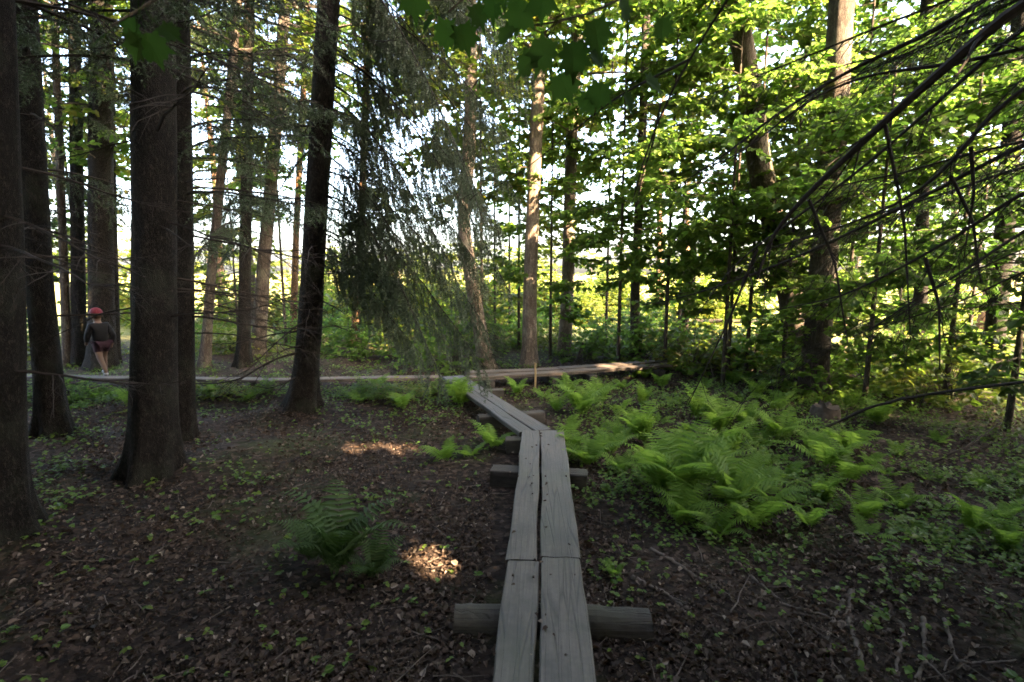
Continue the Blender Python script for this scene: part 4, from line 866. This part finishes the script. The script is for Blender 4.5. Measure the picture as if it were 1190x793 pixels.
# slanting stick and stake
px_root = empty('slanting_stick', PY(671, 420, 10.2)); tag(px_root, 'slanting pale stick planted beside the pinkish trunk', 'stick')
px_branch(px_root, np.array(px_root.location), [PY(670, 420, 10.2), PY(674, 409, 10.2), PY(678, 398, 10.2)], .028, .022, 'stem', 'side_board', 8, 8)
st_ = G(622, 451); px_root = empty('marker_stake', st_); tag(px_root, 'thin pale stake standing before the low cross boardwalk', 'stake')
M['stake'] = plain('pale_stake', (.26, .19, .10), .7, .15); M['orange'] = plain('orange_wood', (.5, .22, .07), .7, .25)
m_ = MB(); m_.tube([(0, 0, -.05), (.004, 0, .2), (-.004, .01, .40)], .016, 8, True); m_.build('post', M['stake'], px_root)
# rotten stump
b = G(957, 498); b[2] = float(hgt(b[0], b[1])); root = empty('tree_stump', b); tag(root, 'rotten dark stump in front of the mossy grey trunk', 'stump')
m_, *_ = trunk_geo([b, b+(0, 0, .12), b+(.01, 0, .27)], .13, .105, 800, .5, 24, 24, .12); V = m_.V[0].reshape(24, 24, 3); V[-1, :, 2] += np.random.default_rng(3).normal(0, .025, 24)
m_.add(np.concatenate([V[-1], [b+(.01, 0, .23)]]), None, [(24, i, (i+1) % 24) for i in range(24)])
m_.build('stem', M['stump'], root, smooth=True, origin=b)

# ------------------------------------------------------------------ walker on the cross path
def skin_mesh(name, verts, edges, radii, mat, parent, sub=2):
    me = bpy.data.meshes.new(name); me.from_pydata(verts, edges, []); o = bpy.data.objects.new(name, me); COL.objects.link(o); o.parent = parent
    me.materials.append(mat); md = o.modifiers.new('Skin', 'SKIN'); md.use_smooth_shade = True
    for i, r in enumerate(radii): 
        r = r if isinstance(r, tuple) else (r, r); me.skin_vertices[0].data[i].radius = r
    me.skin_vertices[0].data[0].use_root = True
    s = o.modifiers.new('Sub', 'SUBSURF'); s.levels = sub; s.render_levels = sub
    return o
M['skin'] = plain('skin', (.13, .08, .06), .6, .08); M['jacket'] = plain('dark_jacket', (.005, .005, .007), .8, .3, 30); M['shorts'] = plain('plum_shorts', (.03, .012, .02), .85, .3, 30)
M['cap'] = plain('red_cap', (.11, .010, .02), .7, .15); M['shoe'] = plain('pale_shoe', (.3, .3, .33), .6, .15); M['hair'] = plain('brown_hair', (.06, .035, .02), .7, .3); M['eye'] = plain('eye', (.02, .015, .012), .3, .1)
pb = G(122, 436, ZT); pb[2] = ZT+.004; pr = empty('person', pb, R(62)); pr.scale = (.88,)*3
tag(pr, 'small person in red cap, dark jacket and bare legs walking the cross path', 'person')
# local: +Y forward, stands about 1.2 m tall, mid stride, leaning slightly
v = [(0, 0, .60), (0, .02, .74), (0, .05, .88), (0, .06, .95), (0, .08, 1.03), (0, .09, 1.11),            # pelvis..head
     (.07, 0, .57), (.075, .14, .34), (.07, .12, .07), (.07, .2, .03),                                    # right leg forward
     (-.07, 0, .57), (-.075, -.06, .33), (-.07, -.22, .10), (-.07, -.19, .03),                            # left leg back
     (.12, .04, .89), (.17, -.06, .70), (.16, .02, .53), (.155, .045, .47), (-.12, .04, .89), (-.18, .06, .70), (-.15, .18, .58), (-.145, .215, .54)]
e = [(0, 1), (1, 2), (2, 3), (3, 4), (4, 5), (0, 6), (6, 7), (7, 8), (8, 9), (0, 10), (10, 11), (11, 12), (12, 13), (2, 14), (14, 15), (15, 16), (16, 17), (2, 18), (18, 19), (19, 20), (20, 21)]
r_ = [(.08, .06), (.07, .055), (.08, .06), .04, .075, .08, .07, .05, .032, .028, .07, .05, .032, .028, .045, .033, .024, .026, .045, .033, .024, .026]
body = skin_mesh('body', v, e, r_, M['skin'], pr)
ja = skin_mesh('jacket', [(0, -.005, .545), v[1], v[2], (0, .055, .93), v[14], v[15], (.163, 0, .56), v[18], v[19], (-.156, .15, .605)], [(0, 1), (1, 2), (2, 3), (2, 4), (4, 5), (5, 6), (2, 7), (7, 8), (8, 9)],
          [(.135, .11), (.125, .1), (.13, .095), .06, .062, .05, .038, .062, .05, .038], M['jacket'], pr)
skin_mesh('shorts', [(0, 0, .60), (.07, 0, .56), (.075, .09, .42), (-.07, 0, .56), (-.075, -.04, .40)], [(0, 1), (1, 2), (0, 3), (3, 4)], [(.115, .09), .085, .07, .085, .07], M['shorts'], pr)
for sx, ps in ((1, [(.07, .10, .05), (.07, .17, .035), (.07, .22, .03)]), (-1, [(-.07, -.24, .07), (-.07, -.2, .035), (-.07, -.15, .03)])):
    skin_mesh('shoe', ps, [(0, 1), (1, 2)], [.038, .04, .03], M['shoe'], pr)
def ell(name, c, s, mat, half=False):
    m_ = MB(); nu, nv = 16, 10; th = np.linspace(0, math.pi*(.5 if half else 1), nv); t_ = th[:, None]; a = (np.arange(nu)*2*math.pi/nu)[None]
    V = np.stack([np.sin(t_)*np.cos(a)*s[0]+c[0], np.sin(t_)*np.sin(a)*s[1]+c[1], np.cos(t_)*s[2]+c[2]+0*a], -1).reshape(-1, 3)
    i = np.arange(nv-1)[:, None]*nu; j = np.arange(nu)[None]; m_.add(V, np.stack([i+j, i+nu+j, i+nu+(j+1) % nu, i+(j+1) % nu], -1).reshape(-1, 4)); return m_
m_ = ell('cap', (0, .085, 1.11), (.098, .105, .10), None, True); m_.add([(-.07, .17, 1.115), (.07, .17, 1.115), (.05, .25, 1.10), (-.05, .25, 1.10), (-.07, .17, 1.125), (.07, .17, 1.125), (.05, .25, 1.107), (-.05, .25, 1.107)], [(0, 3, 2, 1), (4, 5, 6, 7), (0, 1, 5, 4), (1, 2, 6, 5), (2, 3, 7, 6), (3, 0, 4, 7)])
m_.build('cap', M['cap'], pr, smooth=False)
ell('hair', (0, .065, 1.085), (.092, .09, .085), None).build('hair', M['hair'], pr, smooth=True)
for sx in (-1, 1): ell('eye', (sx*.033, .158, 1.085), (.011, .008, .011), None).build('eye', M['eye'], pr); 
ell('nose', (0, .172, 1.06), (.013, .018, .016), None).build('nose', M['skin'], pr, smooth=True)

# ------------------------------------------------------------------ light, sky, camera
w = bpy.data.worlds.new('World'); SC.world = w; w.use_nodes = True; nt = w.node_tree; nt.nodes.clear()
sky = nt.nodes.new('ShaderNodeTexSky'); sky.sky_type = 'NISHITA'; sky.sun_disc = False; sky.sun_elevation = SUN_EL; sky.sun_rotation = math.atan2(TOSUN[0], TOSUN[1]); sky.air_density = .7; sky.dust_density = 5.0; sky.ozone_density = 1
bg = nt.nodes.new('ShaderNodeBackground'); bg.inputs[1].default_value = .15; wo = nt.nodes.new('ShaderNodeOutputWorld')
tint = nt.nodes.new('ShaderNodeMixRGB'); tint.blend_type = 'MULTIPLY'; tint.inputs[0].default_value = 1; tint.inputs[2].default_value = (1.10, 1.0, .84, 1)
nt.links.new(sky.outputs[0], tint.inputs[1]); nt.links.new(tint.outputs[0], bg.inputs[0]); nt.links.new(bg.outputs[0], wo.inputs[0])
sl = bpy.data.lights.new('sun', 'SUN'); sl.energy = 4.5; sl.angle = R(.5); sl.color = (1, .70, .41)
so = bpy.data.objects.new('sun', sl); COL.objects.link(so); so.rotation_euler = Vector(-TOSUN).to_track_quat('-Z', 'Y').to_euler(); so.location = (10, -10, 12)

cd = bpy.data.cameras.new('camera'); cam = bpy.data.objects.new('camera', cd); COL.objects.link(cam); SC.camera = cam
cd.sensor_width = 36; cd.lens = 36*F/1190; cd.clip_start = .05; cd.clip_end = 1500
cd.dof.use_dof = True; cd.dof.focus_distance = 5.5; cd.dof.aperture_fstop = 3.5
cam.location = tuple(CAM); cam.rotation_euler = (math.pi/2-PITCH, 0, 0)
SC.view_settings.view_transform = 'Standard'; SC.view_settings.look = 'None'; SC.view_settings.exposure = 4.5; SC.view_settings.gamma = 1
cy = SC.cycles; cy.max_bounces = 7; cy.diffuse_bounces = 4; cy.glossy_bounces = 2; cy.transmission_bounces = 2; cy.transparent_max_bounces = 4; cy.use_denoising = True; cy.sample_clamp_indirect = 4
cy.filter_width = 1.7; cy.denoising_prefilter = 'NONE'
